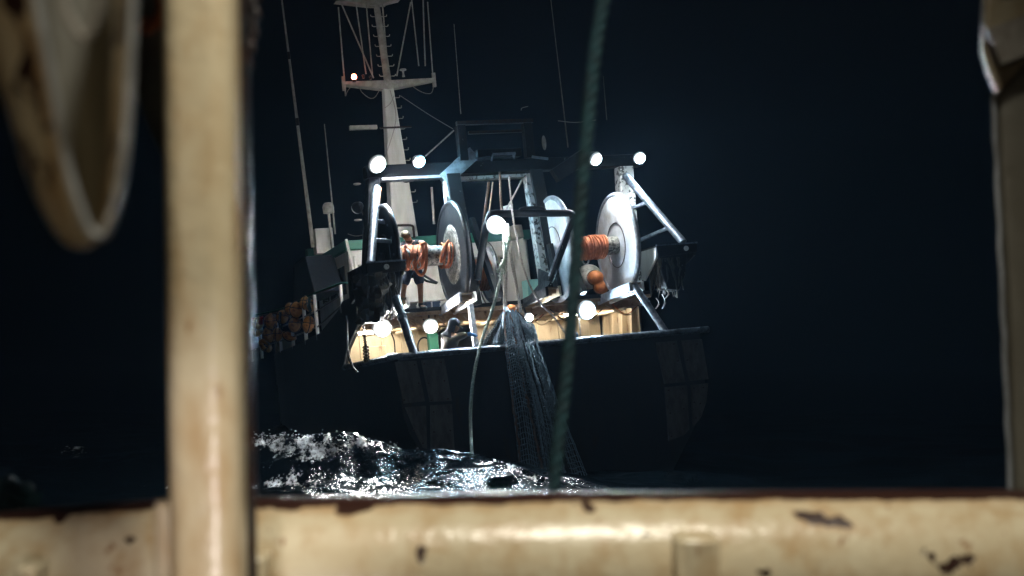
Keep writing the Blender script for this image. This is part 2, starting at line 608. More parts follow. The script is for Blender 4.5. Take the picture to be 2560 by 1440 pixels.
foam = np.maximum(foam, 0.62 * np.exp(-((GX - 0.3) / 2.6) ** 2) * np.exp(-((dy + 0.25) / 0.5) ** 2))
foam = np.maximum(foam, 0.70 * np.exp(-((GX + 10.2) / 1.0) ** 2) * np.exp(-((GY - 33.5) / 1.6) ** 2))
foam = np.maximum(foam, 0.55 * np.exp(-((GX + 8.6) / 0.6) ** 2) * np.exp(-((GY - 30.5) / 0.8) ** 2))
ny, nx = GX.shape
verts = np.stack([GX, GY, Z], -1).reshape(-1, 3)
idx = np.arange(ny * nx).reshape(ny, nx)
faces = np.stack([idx[:-1, :-1], idx[:-1, 1:], idx[1:, 1:], idx[1:, :-1]], -1).reshape(-1, 4)
me = bpy.data.meshes.new('sea')
me.vertices.add(len(verts))
me.vertices.foreach_set('co', verts.ravel().astype(np.float32))
me.loops.add(faces.size)
me.loops.foreach_set('vertex_index', faces.ravel().astype(np.int32))
me.polygons.add(len(faces))
me.polygons.foreach_set('loop_start', np.arange(0, faces.size, 4, dtype=np.int32))
me.update(calc_edges=True)
at = me.attributes.new('foam', 'FLOAT', 'POINT')
at.data.foreach_set('value', foam.ravel().astype(np.float32))
at = me.attributes.new('chop', 'FLOAT', 'POINT')
at.data.foreach_set('value', chop.ravel().astype(np.float32))
me.shade_smooth()
m = bpy.data.materials.new('seawater')
m.use_nodes = True
nt = m.node_tree
L = nt.links.new
b = nt.nodes['Principled BSDF']
b.inputs['IOR'].default_value = 1.33
tc = nt.nodes.new('ShaderNodeTexCoord')


def nz(sc, det, rough, stretch):
    mp = nt.nodes.new('ShaderNodeMapping')
    mp.inputs['Scale'].default_value = stretch
    L(tc.outputs['Object'], mp.inputs['Vector'])
    n = nt.nodes.new('ShaderNodeTexNoise')
    n.inputs['Scale'].default_value = sc
    n.inputs['Detail'].default_value = det
    n.inputs['Roughness'].default_value = rough
    L(mp.outputs[0], n.inputs['Vector'])
    return n.outputs['Fac']


fa = nt.nodes.new('ShaderNodeAttribute')
fa.attribute_name = 'foam'
f1 = nz(3.4, 8, 0.74, (1.0, 0.42, 1.0))
ma = nt.nodes.new('ShaderNodeMath')
ma.operation = 'ADD'
f2 = nz(22.0, 4, 0.6, (1.0, 0.4, 1.0))
fm = nt.nodes.new('ShaderNodeMath')
fm.operation = 'MULTIPLY_ADD'
L(f2, fm.inputs[0])
fm.inputs[1].default_value = 0.22
L(f1, fm.inputs[2])
fs_ = nt.nodes.new('ShaderNodeMath')
fs_.operation = 'SUBTRACT'
L(fm.outputs[0], fs_.inputs[0])
fs_.inputs[1].default_value = 0.10
L(fs_.outputs[0], ma.inputs[0])
mm2 = nt.nodes.new('ShaderNodeMath')
mm2.operation = 'MULTIPLY'
mm2.inputs[1].default_value = 0.42
L(fa.outputs['Fac'], mm2.inputs[0])
L(mm2.outputs[0], ma.inputs[1])
fr = nt.nodes.new('ShaderNodeMapRange')
fr.inputs['From Min'].default_value = 0.86
fr.inputs['From Max'].default_value = 0.96
L(ma.outputs[0], fr.inputs['Value'])
cm = nt.nodes.new('ShaderNodeMix')
cm.data_type = 'RGBA'
cm.inputs['A'].default_value = (0.0022, 0.0050, 0.0075, 1)
cm.inputs['B'].default_value = (0.82, 0.86, 0.88, 1)
L(fr.outputs[0], cm.inputs['Factor'])
L(cm.outputs['Result'], b.inputs['Base Color'])
rm = nt.nodes.new('ShaderNodeMapRange')
rm.inputs['To Min'].default_value = 0.10
rm.inputs['To Max'].default_value = 0.75
L(fr.outputs[0], rm.inputs['Value'])
L(rm.outputs[0], b.inputs['Roughness'])
bp = nt.nodes.new('ShaderNodeBump')
ca_ = nt.nodes.new('ShaderNodeAttribute')
ca_.attribute_name = 'chop'
L(ca_.outputs['Fac'], bp.inputs['Strength'])
bp.inputs['Distance'].default_value = 0.07
L(nz(4.0, 4.0, 0.66, (1.0, 0.34, 1)), bp.inputs['Height'])
L(bp.outputs[0], b.inputs['Normal'])
me.materials.append(m)
sea = bpy.data.objects.new('sea', me)
C.objects.link(sea)
tag(sea, 'dark night sea with a foaming swell behind the trawler', kind='structure')

# spray thrown off the broken crest
mb = MB()
rs_ = random.Random(5)
for k in range(420):
    x = rs_.gauss(-3.9, 0.85)
    yc = float(np.interp(x, crest_x, crest_y))
    zc = float(np.interp(x, crest_x, crest_z))
    r_ = rs_.uniform(0.004, 0.016) * (1.6 if rs_.random() < 0.1 else 1)
    mb.ellipsoid((x, yc + rs_.gauss(0, 0.25), zc + 0.02 + abs(rs_.gauss(0, 0.07))), r_ * rs_.uniform(1, 2.4), r_, r_, 5, 3)
tag(mb.build('sea_spray', 'foamdrop'), 'fine white spray above the breaking crest', kind='stuff')

# ================================================================== THE TRAWLER
boat = empty('fishing_trawler', SHIP, 'black stern trawler with white mast and blazing deck floodlights, hauling a net', 'trawler')
XC = 0.35          # centre line
XP, XS = -2.85, 3.55   # port and starboard sides
ZR = 2.50          # stern rail
ZD = 3.50          # net deck


def part(mb, name, m, parent=boat, **k):
    return mb.build(name, m, parent, **k)


# ---- hull: lofted sections, open at the stern quarter for Y < 4
def half(Y):
    if Y <= 13:
        return 3.2
    t = (Y - 13) / 10.0
    return 3.2 * max(0.02, 1 - t ** 2.1)


mb = MB()
secY = [0, 1.5, 3, 5, 7, 9, 11, 13, 15, 17, 19, 20.5, 22, 23]
rows = []
for Y in secY:
    h = half(Y)
    k = min(1, h / 3.2)
    top = ZR if Y < 4 else 3.2 + max(0, (Y - 17) * 0.06)
    ring = []
    for (fx, z) in [(0.0, -1.4), (0.45, -1.1), (0.70, -0.3), (0.80, 0.15), (0.90, 0.6), (0.97, 1.05), (1.0, 1.4), (1.0, ZR)]:
        ring.append(Vector((XC + fx * h * (1 if z > 1.2 else 0.85 + 0.15 * k), Y, z)))
    full = [Vector((2 * XC - p.x, p.y, p.z)) for p in reversed(ring[1:])] + ring
    rows.append(full)
mb.grid(rows)
mb.add(rows[0], [tuple(range(len(rows[0])))])
hull = part(mb, 'hull', 'hull', smooth=50)
# thickness of the stern bulwark: inner skin and capping rail
mb = MB()
mb.box((XP + 0.12, 0.10, 1.5), (XS - 0.12, 0.16, ZR - 0.02))
part(mb, 'bulwark_lining', 'hull', hull)
mb = MB()
mb.tube(spline([(XP, 4.95, ZR + .03), (XP, 0.35, ZR + 0.03), (XP + 0.06, 0.08, ZR + 0.03), (XP + 0.3, 0.0, ZR + 0.03), (XS - 0.3, 0, ZR + 0.03), (XS - 0.05, 0.06, ZR + 0.03), (XS, 0.3, ZR + 0.03), (XS, 4.9, ZR + 0.03)], 6), 0.065, 10)
part(mb, 'capping_rail', 'pipe', hull)
# raised side plating forward of the quarter opening (port and starboard)
for X, nm, off in ((XP - 0.004, 'port', -0.06), (XS + 0.004, 'stbd', 0.06)):
    mb = MB()
    if nm == 'port':
        pl = [(4.95, ZR - 0.05), (4.75, 2.62), (4.35, 2.90), (3.5, 3.20), (2.7, 3.46), (2.5, 3.56), (2.6, 4.0), (4.5, 3.98), (5.2, 3.80), (7.4, 3.46), (12, 3.34), (13, 3.34), (13, ZR - 0.05)]
    else:
        pl = [(2.92, ZR - 0.05), (2.86, 3.1), (2.8, 3.46), (2.8, 3.62), (7.4, 3.46), (13, 3.34), (13, ZR - 0.05)]
    mb.prism([Vector((X, y, z)) for y, z in pl], (-off, 0, 0))
    part(mb, 'side_plating', 'hull', hull, smooth=25)
# forward sides above the loft, following the bow
mb = MB()
for sgn in (-1, 1):
    up, lo = [], []
    for Y in np.linspace(13, 23, 14):
        h = half(Y)
        lo.append(Vector((XC + sgn * h, Y, ZR - 0.05)))
        up.append(Vector((XC + sgn * h, Y, 3.34 + max(0, Y - 17) * 0.07)))
    mb.grid([lo, up])
part(mb, 'bow_plating', 'hull', hull)
# bright edge strip round the quarter opening
mb = MB()
mb.tube(spline([(XP - 0.03, 4.95, ZR), (XP - 0.03, 4.75, 2.62), (XP - 0.03, 4.35, 2.90), (XP - 0.03, 3.5, 3.20), (XP - 0.03, 2.7, 3.46)], 6), 0.022, 6)
part(mb, 'opening_trim', 'steel', hull)
# fender plates, four on each side of the transom, with bolts
def plate(poly, bolts):
    Y = -0.012
    pts = [P(x, y, Y) for x, y in poly]
    mb = MB()
    mb.prism(pts, (0, -0.035, 0))
    o = part(mb, 'fender_plate', 'fender', hull, bevel=0.006)
    mb = MB()
    for x, y in bolts:
        c = P(x, y, -0.046)
        mb.lathe(c, (0, -1, 0), [(0, 0.022), (0.014, 0.020)], 8)
    tag(part(mb, 'bolts', 'darksteel', hull), kind='stuff')


plate([(985, 905), (1040, 902), (1062, 1003), (1008, 1009)], [(1036, 912), (1046, 958), (1010, 1000)])
plate([(1052, 901), (1110, 897), (1129, 1002), (1074, 1005)], [(1060, 910), (1102, 906), (1110, 952), (1070, 958), (1119, 997), (1078, 1001)])
plate([(1012, 1018), (1064, 1014), (1067, 1122), (1057, 1120), (1036, 1078)], [(1055, 1072), (1034, 1076), (1057, 1108)])
plate([(1075, 1013), (1129, 1010), (1136, 1135), (1076, 1135)], [(1121, 1028), (1083, 1030), (1084, 1080), (1125, 1076)])
plate([(1637, 857), (1690, 852), (1712, 955), (1660, 960)], [(1684, 860), (1694, 902)])
plate([(1701, 851), (1753, 848), (1770, 948), (1722, 953)], [(1742, 860), (1718, 900)])
plate([(1661, 968), (1716, 963), (1722, 1074), (1708, 1088), (1670, 1102)], [(1671, 976), (1706, 972), (1675, 1033), (1709, 1022), (1678, 1091)])
plate([(1726, 963), (1769, 958), (1764, 1006), (1751, 1044), (1731, 1068)], [(1734, 970), (1758, 969), (1735, 1006), (1750, 1009), (1739, 1045)])

# ---- decks
mb = MB()
mb.box((XP + .12, 0.16, 1.46), (XS - .12, 12, 1.54))
part(mb, 'working_deck', 'deckplate')
mb = MB()
mb.box((XP + 0.06, 2.1, ZD - 0.10), (XS - 0.06, 5.2, ZD))
netdeck = part(mb, 'net_deck', 'deckhead')
mb = MB()
mb.box((XP + 0.02, 2.06, ZD - 0.03), (XS - 0.02, 2.10, ZD + 0.05))
part(mb, 'deck_edge', 'black', netdeck)
mb = MB()
mb.box((XP + 0.06, 5.2, ZD - 0.24), (XS - 0.06, 13, ZD - 0.14))
prow = [Vector((XC - half(Y) + 0.05, Y, 3.26)) for Y in np.linspace(13, 22.9, 10)]
srow = [Vector((XC + half(Y) - 0.05, Y, 3.26)) for Y in np.linspace(13, 22.9, 10)]
mb.grid([prow, srow])
part(mb, 'shelter_deck', 'deckplate')
# deck beams below the net deck (each a piece)
for i, Y in enumerate((2.35, 2.95, 3.6, 4.25, 4.85)):
    mb = MB()
    mb.box((XP + 0.1, Y, ZD - 0.26), (XS - 0.1, Y + 0.07, ZD - 0.103))
    part(mb, 'deck_beam', 'deckhead', netdeck)
for X in (-2.3, -1.55, -0.85, 0.2, 1.3, 2.1, 2.9):
    mb = MB()
    mb.tube([(X, 2.2, ZD - 0.30), (X + 0.06, 3.2, ZD - 0.31), (X - 0.05, 4.9, ZD - 0.30)], 0.035, 8)
    part(mb, 'ceiling_pipe', 'shipcream', netdeck)
# loose cables sagging below the deck head
for i in range(16):
    x0 = random.uniform(XP + 0.4, XS - 0.8)
    x1 = x0 + random.uniform(0.6, 1.4)
    mb = MB()
    mb.tube(spline([(x0, 2.3, ZD - 0.18), ((x0 + x1) / 2, 2.4, ZD - 0.36 - random.random() * 0.14), (min(x1, XS - 0.2), 2.4, ZD - 0.2)], 8), 0.013, 6)
    part(mb, 'slack_cable', random.choice(['shipcream', 'orange', 'black']), netdeck)

# ---- below: cream casing walls seen over the rail
def wallbox(name, x0, x1, Y, z0, z1, m, t=0.08, parent=boat):
    mb = MB()
    mb.box((x0, Y, z0), (x1, Y + t, z1))
    return part(mb, name, m, parent)


bl = wallbox('casing_wall', XP + 0.13, P(1085, 880, 5)[0], 5.02, 1.55, ZD - 0.11, 'shipcream')
for px in (905, 960, 1010, 1052):
    mb = MB()
    x = P(px, 900, 4.99)[0]
    mb.box((x - 0.02, 4.985, 1.6), (x + 0.02, 5.018, ZD - 0.27))
    part(mb, 'wall_stiffener', 'shipcream', bl)
mb = MB()
mb.box((XP + 0.5, 4.97, 2.05), (XP + 1.0, 5.018, 2.95))
part(mb, 'locker_door', 'shipcream', bl, bevel=0.02)
br = wallbox('casing_wall', P(1192, 850, 5)[0], XS - 0.13, 5.02, 1.55, ZD - 0.11, 'shipcream')
for px in (1225, 1345, 1400, 1445):
    mb = MB()
    x = P(px, 830, 4.99)[0]
    mb.box((x - 0.03, 4.98, 1.6), (x + 0.03, 5.018, ZD - 0.27))
    part(mb, 'wall_stiffener', 'shipcream', br)
wallbox('inner_bulkhead', P(1060, 880, 8)[0], P(1215, 880, 8)[0], 8, 1.55, 3.2, 'white')
mb = MB()
c0, c1 = P(1087, 905, 4.6), P(1083, 800, 4.6)
mb.beam((c0.x, 4.6, 1.55), (c0.x, 4.6, ZD - 0.27), 0.22, 0.2, up=(0, 1, 0))
part(mb, 'green_pillar', 'green', bevel=0.02)
mb = MB()
c = P(1062, 868, 4.7)
mb.tube([c + Vector((0.16 * math.cos(a), 0, 0.22 * math.sin(a))) for a in np.linspace(0, 2 * math.pi, 25)[:-1]], 0.02, 6, closed=True)
part(mb, 'hose_coil', 'black')
# starboard inner side: hull frames
for i, Y in enumerate((2.95, 3.5, 4.05, 4.6)):
    mb = MB()
    mb.hexa([(XS - 0.34, Y, 1.56), (XS - 0.07, Y, 1.56), (XS - 0.07, Y + 0.09, 1.56), (XS - 0.34, Y + 0.09, 1.56), (XS - 0.16, Y, ZD - 0.11), (XS - 0.07, Y, ZD - 0.11), (XS - 0.07, Y + 0.09, ZD - 0.11), (XS - 0.16, Y + 0.09, ZD - 0.11)])
    part(mb, 'hull_frame', 'shipcream')
mb = MB()
mb.prism([(XS - 0.066, 2.9, 1.56), (XS - 0.066, 5.0, 1.56), (XS - 0.066, 5.0, ZD - 0.11), (XS - 0.066, 2.8, ZD - 0.11)], (0.004, 0, 0))
part(mb, 'side_lining', 'shipcream')
for px in (1461,):
    mb = MB()
    a = P(1461, 845, 3.4)
    mb.beam((a.x, 3.4, 1.55), (a.x, 3.4, ZD - 0.11), 0.2, 0.2, up=(0, 1, 0))
    part(mb, 'deck_pillar', 'shipcream', bevel=0.01)
# blue hydraulic motor beside the pillar
mb = MB()
c = P(1430, 842, 2.9)
mb.lathe((c.x, 2.9, 2.1), (0, 0, 1), [(0, 0.2), (0.5, 0.2), (0.52, 0.15), (0.66, 0.15), (0.70, 0.12), (0.74, 0.0)], 20)
mo = part(mb, 'hydraulic_motor', 'glove')
mb = MB()
for k in range(3):
    a = c + Vector((-0.12 + 0.12 * k, -0.1, 0))
    mb.tube([(a.x, 2.72, 2.5), (a.x, 2.68, 2.75), (a.x + 0.05, 2.8, 3.1)], 0.02, 6)
part(mb, 'motor_hose', 'steel', mo)

# ---- narrow drum platforms that jut aft of the net deck
def platform(x0, x1, ya, za, yb, zb_, m0='steel', m1='white'):
    """two channels from (yb, zb) on the deck to (ya, za) aft, gratings between"""
    mb = MB()
    for q in (0.0, 1.0):
        pass
    mb.hexa([(x0 + 0.03, ya, za + 0.05), (x1 - 0.03, ya, za + 0.05), (x1 - 0.03, yb, zb_ + 0.05), (x0 + 0.03, yb, zb_ + 0.05), (x0 + 0.03, ya, za + 0.08), (x1 - 0.03, ya, za + 0.08), (x1 - 0.03, yb, zb_ + 0.08), (x0 + 0.03, yb, zb_ + 0.08)])
    o = part(mb, 'drum_platform', 'deckplate')
    for X, m in ((x0, m0), (x1, m1)):
        mb = MB()
        mb.beam((X, ya - 0.03, za), (X, yb, zb_), 0.055, 0.19)
        part(mb, 'edge_channel', m, o, bevel=0.008)
    for k in range(7):
        t = (k + 0.5) / 7
        mb = MB()
        Y, z = lerp(ya, yb, t), lerp(za, zb_, t)
        mb.box((x0 + 0.03, Y, z - 0.04), (x1 - 0.03, Y + 0.035, z + 0.047))
        part(mb, 'grating_bar', 'deckhead', o)
    return o


plp = platform(-1.28, -0.97, 0.72, 3.62, 2.3, 3.46)
platform(-2.65, -2.36, 0.72, 3.62, 2.3, 3.46)
pls = platform(0.52, 0.80, 0.60, 3.60, 2.3, 3.46, 'black', 'shipcream')
platform(2.32, 2.60, 0.50, 3.56, 2.3, 3.42)
# plate set upright at the starboard platform's inboard edge
mb = MB()
mb.prism([P(1302, 765, 2.0), P(1370, 716, 0.62), P(1385, 690, 0.62), P(1345, 672, 1.4), P(1345, 712, 1.6)], (0.03, 0, 0))
part(mb, 'guard_plate', 'black', pls)
# struts from the platforms down to the stern rail
def strut(a, b, r, m='pipe', name='strut'):
    mb = MB()
    mb.tube([a, b], r, 14)
    o = part(mb, name, m)
    mb = MB()
    d = (Vector(b) - Vector(a)).normalized()
    for t in (0.30, 0.36):
        q = lerp(Vector(a), Vector(b), t)
        mb.lathe(q, d, [(0, r * 1.02), (0.004, r * 1.18), (0.03, r * 1.18), (0.034, r * 1.02)], 14)
    part(mb, 'collar', m, o)
    return o


strut(P(1584, 712, 0.5), P(1668, 836, 0.02), 0.075)
strut(P(990, 742, 0.5), P(1036, 888, 0.02), 0.085)
mb = MB()
mb.beam(P(1176, 762, 0.7), P(1190, 870, 0.5), 0.10, 0.10, up=(0, 1, 0))
part(mb, 'inner_strut', 'steel')

# ---- gallows hoods at both quarters: open-bottomed boxes with a port cheek cut away below
def hood(x0, x1, Y0, Y1, ztop, m):
    t = 0.035
    mb = MB()
    mb.box((x0, Y0, ztop - t), (x1, Y1, ztop))
    o = part(mb, 'gallows_hood', 'black', smooth=20)
    mb = MB()
    mb.box((x0 - 0.012, Y0 - 0.022, ztop - 0.008), (x1 + 0.012, Y0 + 0.02, ztop + 0.022))
    part(mb, 'hood_lip', 'pipe', o)
    mb = MB()
    mb.prism([(x0, Y0 + 0.035, ztop - t), (x0, Y1, ztop - t), (x0, Y1, ztop - 0.62), (x0, Y1 - 0.12, ztop - 0.66), (x0, Y0 + 0.1, ztop - 0.26)], (0.04, 0, 0))
    part(mb, 'port_cheek', m, o, smooth=20)
    mb = MB()
    mb.prism([(x1, Y0 + 0.035, ztop - t), (x1, Y1, ztop - t), (x1, Y1, ztop - 0.5), (x1, Y0 + 0.1, ztop - 0.24)], (-0.04, 0, 0))
    part(mb, 'starboard_cheek', 'black', o, smooth=20)
    mb = MB()
    mb.prism([(x0, Y0, ztop - t), (x1, Y0, ztop - t), (x1 - 0.01, Y0, ztop - 0.19), (x0 + 0.03, Y0, ztop - 0.24)], (0, 0.03, 0))
    part(mb, 'apron', 'black', o, smooth=20)
    mb = MB()
    c = Vector((lerp(x0, x1, 0.5 if m == 'black' else 0.72), Y0 - 0.005, ztop - 0.10))
    mb.lathe(c, (0, -1, 0), [(0, 0.055), (0.03, 0.05), (0.03, 0.025), (0.01, 0.0)], 14)
    part(mb, 'eye_ring', 'white', o)
    cx = (x0 + x1) / 2
    mb = MB()
    mb.prism([(cx - 0.33, Y0 + 0.2, ztop - 0.06), (cx + 0.33, Y0 + 0.2, ztop - 0.06), (cx + 0.24, Y0 + 0.2, ztop - 0.62), (cx + 0.06, Y0 + 0.2, ztop - 0.95), (cx - 0.22, Y0 + 0.2, ztop - 0.9), (cx - 0.32, Y0 + 0.2, ztop - 0.55)], (0, 0.45, 0))
    part(mb, 'block_housing', 'black', o, smooth=20, bevel=0.02)
    return o


hp = hood(-3.20, -2.42, 0.40, 2.2, 4.40, 'black')
hs = hood(2.94, 3.86, 0.34, 1.25, 4.36, 'white')
# weed, net scraps and chafing gear that hang from the hoods (uncountable)
def scraps(cx0, cx1, z, n, parent, L0, L1):
    mb = MB()
    for k in range(n):
        x = random.uniform(cx0, cx1)
        y = random.uniform(0.5, 1.2)
        ln = random.uniform(L0, L1)
        q = [Vector((x, y, z))]
        for j in range(5):
            q.append(q[-1] + Vector((random.uniform(-0.05, 0.05), random.uniform(-0.04, 0.04), -ln / 5)))
        mb.tube(q, [0.035, 0.03, 0.028, 0.022, 0.016, 0.006], 5)
    tag(part(mb, 'hanging_scraps', 'weed', parent), kind='stuff')


scraps(-3.17, -2.62, 4.2, 110, hp, 0.35, 0.95)
scraps(3.05, 3.5, 4.1, 60, hs, 0.3, 0.85)
# pale rags among them
for (x, y, dz) in ((1655, 735, 0.3), (1640, 745, 0.22), (1664, 722, 0.2)):
    mb = MB()
    a = P(x, y, 0.24)
    mb.tube(spline([a, a + Vector((0.05, 0, -dz * 0.5)), a + Vector((-0.03, 0, -dz)), a + Vector((0.06, 0, -dz * 0.6))], 5), 0.012, 5)
    part(mb, 'rope_scrap', 'greyrope', hs)
# port bulk: torn net bundle under the hood, hanging to the quarter opening
mb = MB()
rows = []
for i in range(14):
    t = i / 13
    r = []
    for k in range(18):
        a = 2 * math.pi * k / 18
        wv = 1 + 0.22 * math.sin(3 * a + i) + random.uniform(-0.1, 0.1)
        r.append(Vector((-2.98 + 0.36 * wv * math.cos(a) * (1 - 0.35 * t) - 0.12 * t, 0.85 + 0.42 * wv * math.sin(a), 4.2 - 0.95 * t + random.uniform(-0.03, 0.03))))
    rows.append(r + [r[0]])
mb.grid(rows)
mb.add(rows[-1][:-1], [tuple(range(18))])
part(mb, 'net_bundle', 'weed', hp, smooth=30)

# ---- gantry
YG = 2.15
mb = MB()
mb.box((-2.62, YG, 6.34), (3.68, YG + 0.34, 6.60))
gan = part(mb, 'gantry', 'black', bevel=0.02)
mb = MB()
mb.box((-2.3, YG - 0.03, 6.27), (-1.0, YG + 0.30, 6.33))
part(mb, 'edge_bar', 'steel', gan)
mb = MB()
mb.box((-0.62, YG - 0.03, 6.20), (1.02, YG + 0.25, 6.27))
part(mb, 'edge_bar', 'chipped', gan)
# outer columns
mb = MB()
mb.hexa([(-2.95, 2.0, ZD), (-2.52, 2.0, ZD), (-2.52, 2.6, ZD), (-2.95, 2.6, ZD), (-2.58, YG, 6.34), (-2.34, YG, 6.34), (-2.34, YG + 0.3, 6.34), (-2.58, YG + 0.3, 6.34)])
part(mb, 'outer_column', 'black', gan, bevel=0.015)
mb = MB()
mb.hexa([(2.95, 2.05, ZD), (3.30, 2.05, ZD), (3.30, 2.5, ZD), (2.95, 2.5, ZD), (3.08, YG, 6.34), (3.42, YG, 6.34), (3.42, YG + 0.3, 6.34), (3.08, YG + 0.3, 6.34)])
part(mb, 'outer_column', 'chipped', gan, bevel=0.015)
# inner columns, black aft face with worn white port side
for x0, x1, wx in ((-0.86, -0.56, -0.99), (1.02, 1.30, 0.84)):
    mb = MB()
    mb.hexa([(x0, 1.55, ZD), (x1, 1.55, ZD), (x1, 1.95, ZD), (x0, 1.95, ZD), (x0 - 0.06, YG - 0.1, 6.34), (x1 - 0.06, YG - 0.1, 6.34), (x1 - 0.06, YG + 0.25, 6.34), (x0 - 0.06, YG + 0.25, 6.34)])
    part(mb, 'inner_column', 'black', gan, bevel=0.012)
    mb = MB()
    mb.hexa([(wx, 1.62, ZD + 0.3), (x0 - 0.004, 1.62, ZD + 0.3), (x0 - 0.004, 1.9, ZD + 0.3), (wx, 1.9, ZD + 0.3), (wx + 0.03, YG - 0.05, 6.2), (x0 - 0.065, YG - 0.05, 6.2), (x0 - 0.065, YG + 0.2, 6.2), (wx + 0.03, YG + 0.2, 6.2)])
    part(mb, 'column_cheek', 'chipped', gan)
    # back brace
    mb = MB()
    mb.beam((x1 + 0.12, 0.85, ZD + 0.02), (x1 - 0.02, 1.7, 5.3), 0.11, 0.14)
    part(mb, 'knee_brace', 'black', gan)
# upper frame above the cross beam
for p0, p1, w in (((1108, 452), (1182, 384), 0.26), ((1386, 440), (1478, 378), 0.22)):
    mb = MB()
    mb.beam(P(*p0, 2.2), P(*p1, 2.2), 0.30, w, up=(0, 1, 0))
    part(mb, 'diagonal_plate', 'steel' if p0[0] < 1200 else 'black', gan)
zt = 7.36
mb = MB()
mb.box((-0.60, 2.0, zt), (1.12, 2.12, zt + 0.08))
up = part(mb, 'top_bar', 'darksteel', gan)
mb = MB()
mb.box((-0.35, 2.02, zt - 0.2), (0.85, 2.10, zt - 0.14))
part(mb, 'top_bar', 'darksteel', gan)
for x in (-0.5, 1.0):
    mb = MB()
    mb.box((x - 0.09, 2.02, 6.6), (x + 0.09, 2.24, zt))
    part(mb, 'upper_post', 'black', gan, bevel=0.01)
mb = MB()
mb.box((-0.25, 1.9, 6.62), (0.75, 2.3, 6.80))
part(mb, 'block_beam', 'black', gan, bevel=0.02)
# small bright bracket and rail pieces on the upper frame
mb = MB()
a, b_ = P(1232, 386, 1.9), P(1288, 383, 1.9)
mb.beam(a, b_, 0.05, 0.05)
mb.beam(a, P(1229, 402, 1.9), 0.03, 0.03)
mb.prism([P(1280, 382, 1.88), P(1290, 382, 1.88), P(1286, 398, 1.88)], (0, 0.03, 0))
part(mb, 'lamp_bracket', 'steel', gan)
mb = MB()
mb.beam(P(1330, 392, 1.9), P(1370, 397, 1.9), 0.04, 0.05)
part(mb, 'grab_bar', 'steel', gan)
mb = MB()
mb.ellipsoid(P(1360, 357, 2.0), 0.05, 0.05, 0.16, 10, 8)
part(mb, 'bullet_lamp', 'offwhite', gan)
mb = MB()
mb.tube([P(1062, 392, 2.2), P(1135, 326, 2.1)], 0.016, 6)
part(mb, 'stay', 'greyrope', gan)
# splayed ladder legs
def ladder(top, bot, tin, bin_, rungs, name):
    mb = MB()
    mb.tube([top, bot], 0.085, 14)
    o = part(mb, name, 'pipe', gan)
    if tin is not None:
        mb = MB()
        mb.tube([tin, bin_], 0.05, 10)
        part(mb, 'stile', 'pipe', gan)
    for t, q in rungs:
        mb = MB()
        a = lerp(Vector(top), Vector(bot), t)
        mb.beam(a, q, 0.075, 0.075)
        part(mb, 'rung', 'pipe', gan, bevel=0.01)
    return o


ladder(P(942, 470, 2.1), P(927, 660, 0.6), None, None, [(0.44, P(985, 561, 1.45)), (0.70, P(992, 604, 1.0))], 'ladder_leg')
ladder(P(1563, 438, 2.15), P(1708, 606, 0.6), None, None, [(0.41, P(1577, 522, 1.8)), (0.78, P(1592, 604, 1.4))], 'ladder_leg')
mb = MB()
mb.tube([P(951, 470, 2.0), P(938, 610, 1.2)], 0.02, 8)
part(mb, 'rusty_guide', 'orange', gan)
# curved handrail hoop at the port drum
mb = MB()
mb.tube(spline([P(948, 520, 1.6), P(962, 514, 1.5), P(975, 525, 1.4), P(985, 555, 1.2), P(993, 600, 1.0), P(1003, 690, 0.7)], 6), 0.035, 10)
part(mb, 'hoop_rail', 'pipe', gan)
# black pipe hoop in the middle of the stern
mb = MB()
mb.tube(spline([P(1194, 700, 0.75), P(1206, 620, 0.7), P(1222, 545, 0.65), P(1236, 534, 0.62), P(1260, 534, 0.6), P(1400, 533, 0.6), P(1424, 533, 0.6), P(1432, 541, 0.6), P(1428, 560, 0.62), P(1374, 704, 0.7)], 6), 0.075, 14)
hoop = part(mb, 'stern_hoop', 'black')
mb = MB()
mb.tube(spline([P(1297, 533, 0.6), P(1306, 522, 0.6), P(1355, 521, 0.6), P(1362, 531, 0.6)], 6), 0.04, 10)
part(mb, 'hoop_handle', 'black', hoop)
mb = MB()
mb.tube([P(1424, 548, 0.56), P(1372, 690, 0.66)], 0.022, 8)
part(mb, 'bright_stay', 'steel', hoop)

